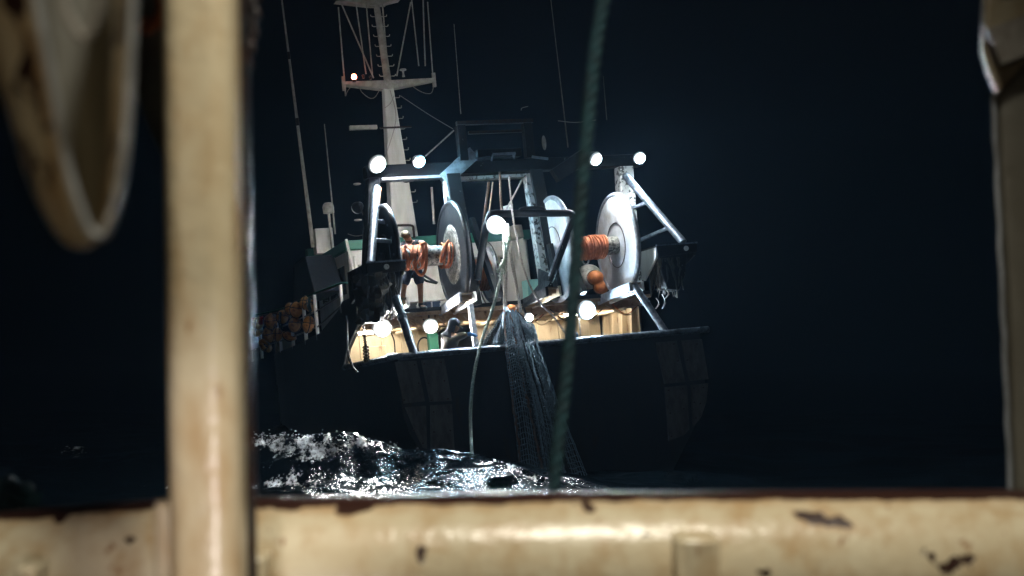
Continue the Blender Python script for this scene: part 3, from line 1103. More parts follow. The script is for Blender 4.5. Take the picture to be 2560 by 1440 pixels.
# ---- net drums
def drum(x0, x1, Y, z, R_, rb, face0, face1, name, worn=False):
    mb = MB()
    mb.lathe((x0, Y, z), (1, 0, 0), [(0, rb), (x1 - x0, rb)], 36)
    o = part(mb, name, 'drumworn')
    for x, m, s in ((x0, face0, -1), (x1, face1, 1)):
        mb = MB()
        if s > 0:
            prof = [(0.0, 0.0), (0.0, R_ - 0.07), (0.06, R_ - 0.07), (0.06, 0.0)]
        else:
            prof = [(-0.06, 0.0), (-0.06, R_ - 0.07), (0.0, R_ - 0.07), (0.0, 0.0)]
        mb.lathe((x, Y, z), (1, 0, 0), prof, 72)
        fl = part(mb, 'flange', m, o)
        mb = MB()
        cx = x + s * 0.03
        ringp = [Vector((cx, Y + (R_ - 0.05) * math.cos(a), z + (R_ - 0.05) * math.sin(a))) for a in np.linspace(0, 2 * math.pi, 73)[:-1]]
        mb.tube(ringp, 0.055, 10, closed=True)
        part(mb, 'flange_rim', 'drumdark' if m != 'drumface' else 'steel', o)
        mb = MB()
        ringp = [Vector((x - s * 0.001 - (0.0 if s > 0 else 0.0), Y + (rb * 2.4) * math.cos(a), z + (rb * 2.4) * math.sin(a))) for a in np.linspace(0, 2 * math.pi, 49)[:-1]]
        mb.tube([p + Vector((-0.004 if s > 0 else -0.064, 0, 0)) for p in ringp], 0.012, 6, closed=True)
        part(mb, 'weld_ring', 'darksteel', o)
    # bearing stands
    for x in (x0 - 0.14, x1 + 0.14):
        mb = MB()
        mb.prism([(x - 0.04, Y - 0.45, ZD + 0.03), (x - 0.04, Y + 0.45, ZD + 0.03), (x - 0.04, Y + 0.14, z + 0.12), (x - 0.04, Y - 0.14, z + 0.12)], (0.08, 0, 0))
        part(mb, 'bearing_stand', 'black', o)
    return o


ZA = 4.58
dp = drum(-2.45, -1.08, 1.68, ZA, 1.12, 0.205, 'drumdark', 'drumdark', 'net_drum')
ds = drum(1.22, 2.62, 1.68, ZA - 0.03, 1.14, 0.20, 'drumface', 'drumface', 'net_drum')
# worn inner patch and bolts on the port drum's faces
mb = MB()
mb.lathe((-1.083, 1.68, ZA), (-1, 0, 0), [(0, 0.62), (0.012, 0.60), (0.012, 0.30), (0.0, 0.28)], 48)
part(mb, 'worn_hub', 'drumworn', dp)
mb = MB()
for k in range(14):
    a = 2 * math.pi * k / 14
    mb.lathe((-2.512, 1.68 + 0.8 * math.cos(a), ZA + 0.8 * math.sin(a)), (-1, 0, 0), [(0, 0.025), (0.02, 0.02)], 8)
tag(part(mb, 'flange_bolts', 'steel', dp), kind='stuff')
# centre winch drum, further forward
dc = drum(-0.34, 0.20, 3.3, 4.25, 0.62, 0.30, 'drumface', 'drumface', 'winch_drum')
for j in range(9):
    mb = MB()
    x = -0.31 + j * 0.06
    mb.tube([Vector((x + 0.02 * math.sin(a), 3.3 + 0.33 * math.cos(a), 4.25 + 0.33 * math.sin(a))) for a in np.linspace(0, 2 * math.pi, 25)[:-1]], 0.034, 6, closed=True)
    part(mb, 'rope_turn', 'orange', dc)
# orange rope turns on the two net drums
def turns(d, x0, x1, Y, z, rb, n, jit, rr):
    for j in range(n):
        x = lerp(x0, x1, (j + random.uniform(-0.3, 0.3)) / max(1, n - 1))
        sk = random.uniform(-jit, jit)
        lift = random.uniform(0, 0.025)
        ph = random.uniform(0, 6.28)
        mb = MB()
        mb.tube([Vector((x + sk * math.sin(a + ph), Y + (rb + lift) * math.cos(a), z + (rb + lift) * math.sin(a) - (0.02 if math.sin(a) < 0 else 0))) for a in np.linspace(0, 2 * math.pi, 31)[:-1]], rr * random.uniform(0.8, 1.15), 7, closed=True)
        part(mb, 'rope_turn', 'orange', d)


turns(dp, -2.25, -1.72, 1.68, ZA, 0.212, 22, 0.10, 0.026)
turns(dp, -1.30, -1.14, 1.68, ZA, 0.225, 4, 0.05, 0.024)
turns(ds, 1.30, 2.30, 1.68, ZA - 0.03, 0.215, 24, 0.09, 0.026)
mb = MB()
mb.lathe((1.24, 1.68, ZA - 0.03), (1, 0, 0), [(0, 0.222), (1.08, 0.222)], 32)
part(mb, 'rope_layer', 'orange', ds)

# ---- wheelhouse
mb = MB()
mb.box((-1.98, 7.5, 3.36), (2.68, 11.6, 5.42))
wh = part(mb, 'wheelhouse', 'white', bevel=0.03)
mb = MB()
mb.box((-2.06, 7.42, 5.42), (2.76, 11.7, 5.66))
part(mb, 'roof_band', 'green', wh, bevel=0.02)
for x0, x1 in ((-1.7, -1.15), (-0.9, -0.3), (1.1, 1.7), (1.9, 2.4)):
    mb = MB()
    mb.box((x0, 7.47, 4.35), (x1, 7.51, 5.0))
    w_ = part(mb, 'window', 'glass', wh)
    mb = MB()
    for q in ((x0 - 0.05, 4.30, x1 + 0.05, 4.35), (x0 - 0.05, 5.0, x1 + 0.05, 5.05)):
        mb.box((q[0], 7.46, q[1]), (q[2], 7.50, q[3]))
    mb.box((x0 - 0.05, 7.46, 4.35), (x0, 7.50, 5.0))
    mb.box((x1, 7.46, 4.35), (x1 + 0.05, 7.50, 5.0))
    part(mb, 'window_frame', 'offwhite', wh)
for y0 in (8.0, 9.1, 10.2):
    mb = MB()
    mb.box((-2.0, y0, 4.4), (-1.97, y0 + 0.8, 5.1))
    part(mb, 'window', 'glass', wh)
# dark bridge wing on the port side
mb = MB()
mb.prism([(-2.75, 8.2, 4.5), (-2.75, 11.2, 4.5), (-2.75, 10.6, 5.45), (-2.75, 9.0, 5.5)], (0.74, 0, 0))
part(mb, 'bridge_wing', 'hull', wh, bevel=0.02)
mb = MB()
a, b_ = P(770, 641, 11.2), P(815, 619, 11.2)
mb.box((a.x, 11.2, a.z), (b_.x, 11.5, b_.z))
part(mb, 'side_light_board', 'green', wh)
# white equipment box, radome on a pole, whip antennas
a, b_ = P(791, 617, 10), P(831, 569, 10)
mb = MB()
mb.box((a.x, 10, 5.66), (b_.x, 10.4, b_.z))
part(mb, 'equipment_box', 'white', wh, bevel=0.01)
c = P(828, 590, 9.8)
t = P(822, 534, 9.8)
mb = MB()
mb.tube([(c.x, 9.8, 5.66), t], 0.035, 10)
ra = part(mb, 'radome_pole', 'offwhite', wh)
mb = MB()
s_ = 0.145
mb.lathe(t, (0, 0, 1), [(0, s_ * 0.5), (0.01, s_), (0.17, s_ * 1.03), (0.24, s_ * 0.92), (0.285, s_ * 0.6), (0.30, 0.0)], 28)
part(mb, 'radome', 'offwhite', wh)


def whip(pts, r0, r1, Y, m='offwhite', parent=wh, gaps=()):
    a, b = P(*pts[0], Y), P(*pts[1], Y)
    mb = MB()
    mb.tube([a, lerp(a, b, 0.5), b], [r0, (r0 + r1) / 2, r1], 8)
    o = part(mb, 'whip_antenna', m, parent)
    for g in gaps:
        mb = MB()
        q = lerp(a, b, g)
        d = (b - a).normalized()
        rr = lerp(r0, r1, g) * 1.25
        mb.tube([q, q + d * 0.2], rr, 8)
        part(mb, 'antenna_joint', 'black', parent)
    return o


whip(((783, 618), (697, -60)), 0.055, 0.018, 9.9, gaps=(0.445, 0.69))
whip(((838, 585), (811, 310)), 0.022, 0.012, 9.7)
whip(((1152, 285), (1135, 60)), 0.012, 0.006, 6.0, 'greyrope')
whip(((1420, 368), (1376, -10)), 0.018, 0.010, 7.0, 'bracketgrey')
whip(((1517, 300), (1508, 190)), 0.012, 0.008, 7.0, 'bracketgrey')
# white posts at the wheelhouse corner and the ladder rail by the man
for (p0, p1, Y) in (((865, 598), (872, 625), 7.3), ((871, 622), (884, 690), 7.0), ((886, 640), (890, 690), 7.0)):
    mb = MB()
    mb.tube([P(*p0, Y), P(*p1, Y)], 0.035, 8)
    part(mb, 'white_post', 'white', wh)
mb = MB()
mb.tube(spline([P(992, 590, 7), P(993, 566, 7), P(1003, 563, 7), P(1030, 564, 7), P(1034, 575, 7), P(1036, 595, 7)], 5), 0.03, 8)
part(mb, 'hand_rail', 'darksteel', wh)
mb = MB()
mb.tube([P(1079, 468, 6), P(1085, 560, 6)], 0.03, 8)
part(mb, 'stay_pole', 'offwhite', wh)
# buff casing aft of the wheelhouse (funnel side)
mb = MB()
mb.prism([P(1283, 603, 6.0), P(1308, 594, 6.0), P(1340, 770, 6.0), P(1308, 770, 6.0)], (0, 0.9, 0))
part(mb, 'funnel_casing', 'white', wh)
mb = MB()
mb.prism([P(1285, 562, 6.2), P(1304, 562, 6.2), P(1310, 592, 6.2), P(1296, 592, 6.2)], (0, 0.6, 0))
part(mb, 'vent_cowl', 'offwhite', wh)
mb = MB()
a, b_ = P(1321, 738, 4.4), P(1347, 697, 4.4)
mb.box((a.x, 4.4, ZD + 0.01), (b_.x, 4.8, b_.z))
part(mb, 'deck_locker', 'aqua', bevel=0.02)
# deckhouse wall in blown light behind the drums
wallbox('deckhouse_wall', -1.7, 1.6, 5.25, ZD - 0.14, ZD + 0.95, 'white')
# low rail and pot rack behind the port drum
for z in (ZD + 0.22,):
    mb = MB()
    mb.tube([(-2.6, 2.62, z), (-0.95, 2.62, z)], 0.022, 8)
    part(mb, 'deck_rail', 'offwhite')
for x in (-2.1, -1.35):
    mb = MB()
    mb.tube([(x, 2.62, ZD), (x, 2.62, ZD + 0.23)], 0.018, 8)
    part(mb, 'rail_post', 'offwhite')

# ---- mast
mb = MB()
mY = 8.0
zb, zt_ = 5.66, 9.55
mb.hexa([(-0.68, mY, zb), (-0.02, mY, zb), (-0.02, mY + 0.5, zb), (-0.68, mY + 0.5, zb), (-0.57, mY, zt_), (-0.31, mY, zt_), (-0.31, mY + 0.24, zt_), (-0.57, mY + 0.24, zt_)])
mast = part(mb, 'mast', 'white', bevel=0.03)
mb = MB()
a = P(1000, 340, 7.97)
mb.prism([(-0.62, 7.985, 8.05), (-0.52, 7.985, 8.35), (-0.40, 7.985, 8.05), (-0.32, 7.985, 7.4), (-0.64, 7.985, 7.4)], (0, 0.01, 0))
part(mb, 'mast_plate', 'white', mast)
for sgn, xe, ze in ((-1, -1.58, 9.72), (1, 0.78, 9.76)):
    mb = MB()
    xc = -0.44
    mb.hexa([(xc, mY - 0.05, 9.50), (xe, mY - 0.02, ze - 0.07), (xe, mY + 0.25, ze - 0.07), (xc, mY + 0.3, 9.50), (xc, mY - 0.05, 9.72), (xe, mY - 0.02, ze), (xe, mY + 0.25, ze), (xc, mY + 0.3, 9.72)])
    part(mb, 'crosstree', 'offwhite', mast)
    mb = MB()
    mb.box((xe - 0.04, mY, ze - 0.22), (xe + 0.04, mY + 0.08, ze + 0.14))
    part(mb, 'crosstree_end', 'offwhite', mast)
mb = MB()
mb.tube([(-0.42, mY + 0.1, 9.7), P(935, -30, mY + 0.1)], [0.095, 0.075], 12)
part(mb, 'upper_pole', 'offwhite', mast)
pole_a, pole_b = Vector((-0.42, mY + 0.1, 9.7)), P(935, -30, mY + 0.1)
for k in range(8):
    q = lerp(pole_a, pole_b, 0.06 + k * 0.105)
    mb = MB()
    mb.tube([q + Vector((-0.21, -0.05, 0.05)), q + Vector((-0.20, -0.05, 0.01)), q + Vector((-0.17, -0.05, 0)), q + Vector((0.17, -0.05, 0)), q + Vector((0.20, -0.05, 0.01)), q + Vector((0.21, -0.05, 0.05))], 0.011, 6)
    part(mb, 'rung', 'offwhite', mast)
for z in np.arange(6.6, 9.4, 0.27):
    w_ = lerp(-0.02, -0.31, (z - zb) / (zt_ - zb))
    mb = MB()
    mb.tube([(w_ - 0.02, mY + 0.1, z), (w_ + 0.12, mY + 0.1, z), (w_ + 0.14, mY + 0.1, z + 0.015), (w_ + 0.145, mY + 0.1, z + 0.06)], 0.012, 6)
    part(mb, 'rung', 'offwhite', mast)
# top platform
mb = MB()
mb.prism([P(840, 2, mY), P(925, 12, mY), P(945, 12, mY), P(1002, -2, mY), P(940, -14, mY)], (0, 0.3, 0))
part(mb, 'top_platform', 'offwhite', mast)
for (p0, p1, r0) in (((864, 240), (846, 18), 0.018), ((915, 185), (886, -20), 0.016), ((931, 185), (913, -20), 0.016), ((971, 190), (956, 10), 0.018), ((1047, 165), (1027, -20), 0.016), ((1063, 165), (1057, -20), 0.018), ((1082, 190), (1069, 5), 0.016)):
    mb = MB()
    mb.tube([P(*p0, mY + 0.05), P(*p1, mY + 0.05)], r0, 6)
    part(mb, 'whip_antenna', 'offwhite', mast)
for p0, p1 in (((934, 195), (853, 8)), ((992, 190), (1027, 5))):
    mb = MB()
    mb.tube([P(*p0, mY + 0.12), P(*p1, mY + 0.12)], 0.018, 6)
    part(mb, 'diagonal_stay', 'offwhite', mast)
mb = MB()
c = P(1009, 192, mY)
mb.lathe(c, (0, 0, 1), [(0, 0.04), (0.08, 0.02), (0.15, 0.03), (0.17, 0.09), (0.20, 0.08), (0.21, 0.0)], 14)
part(mb, 'mushroom_antenna', 'offwhite', mast)
for pts in ([(898, 212), (903, 228), (918, 242), (930, 246), (940, 240), (950, 222)], [(1030, 215), (1050, 228), (1068, 234), (1080, 230), (1085, 205)], [(864, 240), (870, 226), (882, 212)], [(985, 240), (976, 258), (962, 270)], [(975, 225), (990, 300), (960, 400)]):
    mb = MB()
    mb.tube(spline([P(x, y, mY - 0.06) for x, y in pts], 5), 0.009, 5)
    part(mb, 'loose_cable', 'greyrope', mast)
# red lantern on the port crosstree
lamp_mat('redlamp', (1.0, 0.20, 0.10), 22.0)
c = P(885, 192, mY - 0.05)
mb = MB()
mb.ellipsoid(c, 0.068, 0.068, 0.075, 14, 8)
part(mb, 'red_lantern', 'redlamp', mast)
mb = MB()
mb.lathe(c - Vector((0, 0, 0.14)), (0, 0, 1), [(0, 0.05), (0.06, 0.05), (0.07, 0.03)], 12)
part(mb, 'lantern_base', 'darksteel', mast)
for x, y in ((909, 190), (927, 193)):
    mb = MB()
    mb.lathe(P(x, y + 6, mY - 0.03), (0, 0, 1), [(0, 0.03), (0.04, 0.03), (0.08, 0.045), (0.10, 0.0)], 10)
    part(mb, 'unlit_lantern', 'darksteel', mast)
# radar bar and its bracket
mb = MB()
mb.beam(P(874, 320, 7.6), P(942, 318, 7.6), 0.12, 0.10)
part(mb, 'radar_bar', 'offwhite', mast)
mb = MB()
mb.beam(P(950, 320, 7.7), P(1028, 317, 7.7), 0.05, 0.04)
part(mb, 'radar_bracket', 'darksteel', mast)
# far lamp shades on stays (dim)
for x, y in ((893, 460), (895, 550)):
    mb = MB()
    mb.ellipsoid(P(x, y, 7.0), 0.10, 0.06, 0.03, 12, 6)
    part(mb, 'shaded_lamp', 'offwhite', wh)

# ---- floodlights
def flood(px, py, Y, r, col, strength, aim, hang=None, dome=0.55):
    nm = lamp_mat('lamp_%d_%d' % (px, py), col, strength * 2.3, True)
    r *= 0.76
    c = P(px, py, Y)
    d = Vector(aim).normalized()
    mb = MB()
    mb.lathe(c - d * 0.16, d, [(0, r * 0.5), (0.03, r * 0.85), (0.13, r * 1.28), (0.15, r * 1.34), (0.160, r * 1.34), (0.155, r * 1.31)], 28)
    o = part(mb, 'floodlight', 'housing')
    mb = MB()
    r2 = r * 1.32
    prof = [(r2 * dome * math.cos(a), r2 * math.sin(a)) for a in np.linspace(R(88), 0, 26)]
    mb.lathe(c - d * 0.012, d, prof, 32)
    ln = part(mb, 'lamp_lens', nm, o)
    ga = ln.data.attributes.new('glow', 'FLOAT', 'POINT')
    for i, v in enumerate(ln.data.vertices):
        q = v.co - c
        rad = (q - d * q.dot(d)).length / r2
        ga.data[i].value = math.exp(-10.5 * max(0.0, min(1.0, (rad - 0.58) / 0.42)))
    if hang is not None:
        h = Vector(hang)
        mb = MB()
        mb.beam(c - d * 0.14, h, 0.04, 0.03)
        part(mb, 'lamp_bracket', 'darksteel', o)
    return o


WHT = (0.92, 0.97, 1.0)
CYA = (0.36, 0.76, 1.0)
G = 13.0
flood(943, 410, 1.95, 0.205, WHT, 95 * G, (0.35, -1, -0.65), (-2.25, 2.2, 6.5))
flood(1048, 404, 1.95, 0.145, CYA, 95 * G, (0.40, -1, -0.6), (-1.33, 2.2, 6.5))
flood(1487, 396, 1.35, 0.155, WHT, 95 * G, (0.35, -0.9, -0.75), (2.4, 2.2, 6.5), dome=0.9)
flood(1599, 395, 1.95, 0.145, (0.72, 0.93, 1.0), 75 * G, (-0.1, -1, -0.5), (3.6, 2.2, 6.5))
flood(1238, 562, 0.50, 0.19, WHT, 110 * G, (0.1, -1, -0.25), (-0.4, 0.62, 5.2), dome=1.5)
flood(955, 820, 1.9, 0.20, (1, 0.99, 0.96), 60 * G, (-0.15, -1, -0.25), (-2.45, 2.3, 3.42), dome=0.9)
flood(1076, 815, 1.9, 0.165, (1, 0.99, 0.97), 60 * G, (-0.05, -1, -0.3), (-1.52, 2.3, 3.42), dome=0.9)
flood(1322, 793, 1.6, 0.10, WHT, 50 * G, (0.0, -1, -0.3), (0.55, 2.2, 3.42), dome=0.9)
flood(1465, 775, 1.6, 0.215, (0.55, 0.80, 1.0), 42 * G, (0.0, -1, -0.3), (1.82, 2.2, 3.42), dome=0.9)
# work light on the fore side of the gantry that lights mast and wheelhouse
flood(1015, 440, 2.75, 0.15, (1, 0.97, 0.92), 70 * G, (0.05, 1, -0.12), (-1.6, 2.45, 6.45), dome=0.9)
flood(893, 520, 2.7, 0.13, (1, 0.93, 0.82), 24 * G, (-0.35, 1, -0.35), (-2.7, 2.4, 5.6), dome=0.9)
# strip lights under the net deck; long ones unseen, added to brighten it
lamp_mat('tube_light_or_added_fill', (1.0, 0.92, 0.76), 62.0)
for (x, Y, w) in ((-2.5, 3.2, 0.7), (1.95, 2.7, 0.6), (-0.1, 6.3, 1.0), (-1.6, 3.95, 1.2), (0.4, 3.95, 1.2), (2.6, 3.95, 1.2), (-0.6, 3.3, 1.0), (2.75, 3.3, 0.9), (-2.2, 4.6, 1.0), (1.4, 4.6, 1.0)):
    hz = 0.0 if w < 0.75 else 0.13
    mb = MB()
    mb.tube([(x - w / 2, Y, ZD - 0.32 + hz), (x + w / 2, Y, ZD - 0.32 + hz)], 0.03, 10)
    o = part(mb, 'strip_light_or_added_fill', 'tube_light_or_added_fill')
    mb = MB()
    mb.box((x - w / 2 - 0.05, Y - 0.07, ZD - 0.285 + hz), (x + w / 2 + 0.05, Y + 0.07, ZD - 0.262 + hz))
    part(mb, 'strip_housing', 'offwhite', o)

# ---- guard rail along the port side of the shelter deck
stn = [((655, 786), (656, 897)), ((626, 806), (630, 905)), ((702, 778), (704, 884)), ((690, 781), (693, 888)), ((733, 764), (735, 874)), ((758, 749), (767, 861)), ((786, 735), (796, 850)), ((850, 711), (857, 782))]
tops = []
for a, b_ in stn:
    q0, q1 = PX(*b_, XP + 0.03), PX(*a, XP + 0.03)
    q0.z = max(q0.z, 3.3) if q0.z < 3.6 else q0.z
    q1 = Vector((q0.x, q0.y, q1.z))
    mb = MB()
    mb.tube([q0, q1], 0.045, 10)
    part(mb, 'rail_stanchion', 'white' if a[0] > 700 or a[0] < 660 else 'bracketgrey')
    tops.append((q0, q1))
tops.sort(key=lambda t: t[0].y)
for fr_, m, r in ((1.0, 'bracketgrey', 0.025), (0.62, 'bracketgrey', 0.018), (0.28, 'bracketgrey', 0.018)):
    mb = MB()
    mb.tube([lerp(a, b_, fr_) for a, b_ in tops] + [lerp(*tops[-1], fr_) + Vector((0.2, 2.5, 0))], r, 7)
    part(mb, 'rail_bar', m)

# ================================================================== THINGS ABOARD
def thing(mb, name, m, label, cat, group=None, **k):
    o = mb.build(name, m, None, matrix=SHIP, **k)
    return tag(o, label, cat, group)


# buoys lashed along the port rail
fl = [(764, 757, .15, .17), (776, 764, .13, .17), (741, 774, .17, .21), (725, 772, .13, .17), (738, 811, .18, .21), (771, 811, .15, .22), (706, 792, .17, .19), (677, 803, .20, .23), (674, 836, .20, .24), (723, 840, .20, .14), (664, 864, .22, .15), (645, 808, .18, .2), (643, 826, .18, .2), (694, 836, .15, .2)]
lab = ['ochre net float just left of the teal cord hank on the port rail', 'ochre net float half hidden behind the teal cord hank', 'large ochre float hanging upper middle of the port rail cluster', 'small ochre float squeezed left of the large upper one', 'reddish ochre float hanging lower middle of the port rail cluster', 'ochre float behind the white stanchion, lower right of the cluster', 'ochre float wrapped in netting beside the second teal cord', 'ochre float on the upper left of the port rail cluster', 'ochre float hanging below the upper left one', 'flat brown float ring lying lowest in the middle of the cluster', 'flat brown float ring lying lowest at the left of the cluster', 'dark ochre float under the red cloth by the cream post', 'dark brown float second below the red cloth', 'nearly black float in shadow between the two teal cords']
for (x, y, rx, rz), lb in zip(fl, lab):
    c = PX(x, y, XP - 0.05)
    rot = Euler((random.uniform(-.3, .3), random.uniform(-.3, .3), random.uniform(0, 3))).to_matrix()
    mb = MB()
    if 'ring' in lb:
        mb.tube([c + rot @ Vector((rx * 0.72 * math.cos(a), rx * 0.72 * math.sin(a) * 0.8, rz * 0.75 * math.sin(a))) for a in np.linspace(0, 2 * math.pi, 25)[:-1]], 0.065, 10, closed=True)
    else:
        mb.ellipsoid(c, rx, rx, rz, 18, 12, rot)
    o = thing(mb, 'net_float', 'floaty', lb, 'float', 'floats lashed on the port rail', origin=c)
    mb = MB()
    k = 1.02
    mb.tube([rot @ Vector((rx * k * math.cos(a), 0.02, rz * k * math.sin(a))) for a in np.linspace(0, 2 * math.pi, 25)[:-1]], 0.014, 6, closed=True)
    if 'ring' not in lb:
        mb.tube([rot @ Vector((rx * k * math.cos(a), rx * k * math.sin(a), 0.03)) for a in np.linspace(0, 2 * math.pi, 25)[:-1]], 0.012, 6, closed=True)
    mb.build('lashing', 'weed', o)
# teal cord hanks
for (x, y0, y1, lb) in ((776, 742, 784, 'hank of teal cord tied on the port rail right of the floats'), (701, 780, 823, 'hank of teal cord tied on the port rail between the floats')):
    mb = MB()
    for k in range(7):
        a = PX(x + random.uniform(-4, 4), y0, XP - 0.14)
        b_ = PX(x + random.uniform(-3, 5), y1 + random.uniform(-8, 3), XP - 0.15)
        mb.tube(spline([a, lerp(a, b_, 0.5) + Vector((-0.03, random.uniform(-.03, .03), 0)), b_], 4), 0.014, 5)
    thing(mb, 'cord_hank', 'tealrope', lb, 'rope', origin=PX(x, y0, XP - 0.14))
mb = MB()
rp = [PX(640, 787, XP), PX(690, 776, XP), PX(735, 760, XP), PX(760, 745, XP), PX(787, 733, XP), PX(850, 709, XP - 0.02), PX(868, 708, XP - 0.02)]
mb.tube(spline(rp, 6), 0.022, 6)
thing(mb, 'rail_line', 'greenrope', 'dark green line stretched along the top of the port rail', 'rope', origin=rp[0])
# red cloth, cream bollard
mb = MB()
mb.grid([[PX(629 + 7 * i + random.uniform(-1, 1), 795 + j * 5 - i * 1.2, XP - 0.02 - 0.05 * math.sin(i * 1.7 + j)) for i in range(5)] for j in range(5)])
o = thing(mb, 'red_cloth', 'red', 'scrap of red cloth tied at the far end of the port rail', 'cloth', origin=PX(640, 800, XP))
o.modifiers.new('thick', 'SOLIDIFY').thickness = 0.01
mb = MB()
c = PX(716, 884, XP + 0.5)
mb.lathe((c.x, c.y, 3.26), (0, 0, 1), [(0, 0.24), (0.45, 0.20), (0.5, 0.24), (0.56, 0.24), (0.58, 0.0)], 20)
thing(mb, 'bollard', 'shipcream', 'stout cream bollard standing inside the port rail below the floats', 'bollard', origin=(c.x, c.y, 3.26))
# starboard floats by the drum
mb = MB()
c = P(1472, 692, 3.0)
mb.ellipsoid(c, 0.30, 0.30, 0.28, 22, 14)
o = thing(mb, 'round_float', 'floatpale', 'big pale round float beside the starboard drum', 'float', origin=c)
mb = MB()
mb.tube([Vector((0.08 * math.cos(a) - 0.06, -0.05, 0.40 + 0.13 * math.sin(a))) for a in np.linspace(0, 2 * math.pi, 17)[:-1]], 0.02, 6, closed=True)
mb.build('lifting_ring', 'steel', o)
for (x, y, r, lb) in ((1489, 694, 0.18, 'upper orange float leaning on the big pale round float'), (1503, 718, 0.17, 'lower orange float against the starboard drum disc'), (1516, 702, 0.12, 'small orange float tucked behind the starboard drum disc')):
    c = P(x, y, 2.62)
    mb = MB()
    mb.ellipsoid(c, r, r, r * 0.9, 18, 12)
    o = thing(mb, 'orange_float', 'floatorange', lb, 'float', 'orange floats by the starboard drum', origin=c)
    mb = MB()
    mb.tube([Vector((r * 1.01 * math.cos(a), 0.3 * r, r * 0.92 * math.sin(a))) for a in np.linspace(0, 2 * math.pi, 21)[:-1]], 0.012, 6, closed=True)
    mb.build('seam', 'browntwine', o)

# orange bights hanging from the port drum
mb = MB()
mb.tube(spline([P(1050, 612, 1.46), P(1064, 609, 1.42), P(1066, 640, 1.40), P(1064, 672, 1.40), P(1056, 687, 1.40), P(1046, 684, 1.40), P(1038, 668, 1.42), P(1046, 652, 1.42), P(1056, 632, 1.44), P(1056, 612, 1.48)], 6), 0.030, 8)
thing(mb, 'rope_bight', 'orange', 'loop of orange rope hanging down from the port drum', 'rope', origin=P(1056, 612, 1.46))
mb = MB()
mb.tube(spline([P(1122, 600, 1.42), P(1108, 622, 1.4), P(1102, 655, 1.42), P(1112, 640, 1.4), P(1119, 605, 1.42)], 6), 0.024, 8)
thing(mb, 'rope_bight', 'orange', 'short orange rope end at the hub of the port drum disc', 'rope', origin=P(1122, 600, 1.42))
for (x, y, lb) in ((1029, 655, 'green twine knot hanging left under the port drum'), (1047, 650, 'green twine knot hanging right under the port drum')):
    mb = MB()
    mb.tube(spline([P(x, y, 1.42), P(x + 4, y + 14, 1.4), P(x - 3, y + 20, 1.4), P(x - 2, y + 6, 1.41), P(x + 6, y - 8, 1.42)], 5), 0.010, 5)
    thing(mb, 'twine_knot', 'palerope', lb, 'twine', origin=P(x, y, 1.42))

# chain and cables in the port quarter opening
ch = empty('hanging_chain', SHIP, 'short dark chain hanging in the port quarter opening', 'chain')
cp = [P(907, 790, 0.7), P(909, 830, 0.7), P(914, 862, 0.7), P(917, 905, 0.7)]
path = spline(cp, 6)
for i in range(len(path) - 1):
    a, b_ = path[i], path[i + 1]
    for h_ in (0, 1):
        q0, q1 = lerp(a, b_, h_ * 0.5), lerp(a, b_, h_ * 0.5 + 0.6)
        mid, d = (q0 + q1) / 2, (q1 - q0)
        ln = d.length * 0.62
        d.normalize()
        sx = Vector((0, 1, 0)) if (h_ == 0) else d.cross(Vector((0, 1, 0))).normalized()
        big = 1.0 if i < 12 else 1.9
        mb = MB()
        mb.tube([mid + d * ln * math.cos(t_) + sx * 0.028 * big * math.sin(t_) for t_ in np.linspace(0, 2 * math.pi, 13)[:-1]], 0.009 * big, 5, closed=True)
        mb.build('link', 'darksteel', ch)
for pts, lb in (([(866, 790), (866, 850), (873, 900), (890, 932)], 'thin black cable looped down outside the port quarter'), ([(868, 800), (870, 870), (882, 915), (895, 930)], 'second black cable crossing the port quarter opening'), ([(976, 830), (985, 850), (988, 882)], 'black hose end hanging in front of the cream casing wall')):
    mb = MB()
    mb.tube(spline([P(x, y, 0.9 if x < 950 else 3.0) for x, y in pts], 6), 0.014, 6)
    thing(mb, 'slack_line', 'black', lb, 'cable', origin=P(*pts[0], 0.9 if pts[0][0] < 950 else 3.0))

# falls from the gantry to the net
falls = [([(1222, 455), (1200, 620), (1188, 690)], 1.2, 0.030, 'browntwine', 'tan fall running from the gantry down left of the middle lamp'),
         ([(1232, 455), (1222, 540)], 1.6, 0.018, 'browntwine', 'thin tan line ending above the middle lamp'),
         ([(1249, 430), (1252, 500), (1254, 525)], 1.2, 0.028, 'browntwine', 'frayed brown strop hanging above the middle lamp'),
         ([(1272, 440), (1285, 560), (1312, 680), (1345, 750), (1382, 790), (1415, 835)], 0.5, 0.022, 'greyrope', 'long pale line slanting from gantry to starboard rail'),
         ([(1263, 560), (1266, 640), (1266, 700), (1265, 768)], 0.3, 0.024, 'greyrope', 'pale twin fall straight down to the net head'),
         ([(1258, 560), (1260, 650), (1260, 768)], 0.32, 0.018, 'greyrope', 'thin pale fall left of the twin one above the net'),
         ([(1268, 560), (1278, 650), (1292, 720), (1301, 782)], 0.3, 0.026, 'greyrope', 'pale fall right of the net head, thicker'),
         ([(1274, 600), (1287, 680), (1304, 780)], 0.34, 0.016, 'greyrope', 'thin pale fall farthest right above the net'),
         ([(1203, 700), (1188, 745), (1170, 770)], 1.2, 0.010, 'darksteel', 'thin dark stay beside the port platform')]
for pts, Y, r, m, lb in falls:
    q = [P(x, y, Y) for x, y in pts]
    mb = MB() if r < 0.02 else None
    if mb is None:
        mb = twisted_rope(spline(q, 6), r, 3, r * 6, 5, 6)
    else:
        mb.tube(spline(q, 6), r, 6)
    thing(mb, 'hauling_line', m, lb, 'rope', origin=q[0])
mb = MB()
q = [P(1306, 450, 1.5), P(1262, 530, 1.5)]
mb.tube(q, 0.018, 6)
thing(mb, 'brace_wire', 'greyrope', 'pale wire slanting across the dark gap above the middle lamp', 'wire', origin=q[0])
mb = MB()
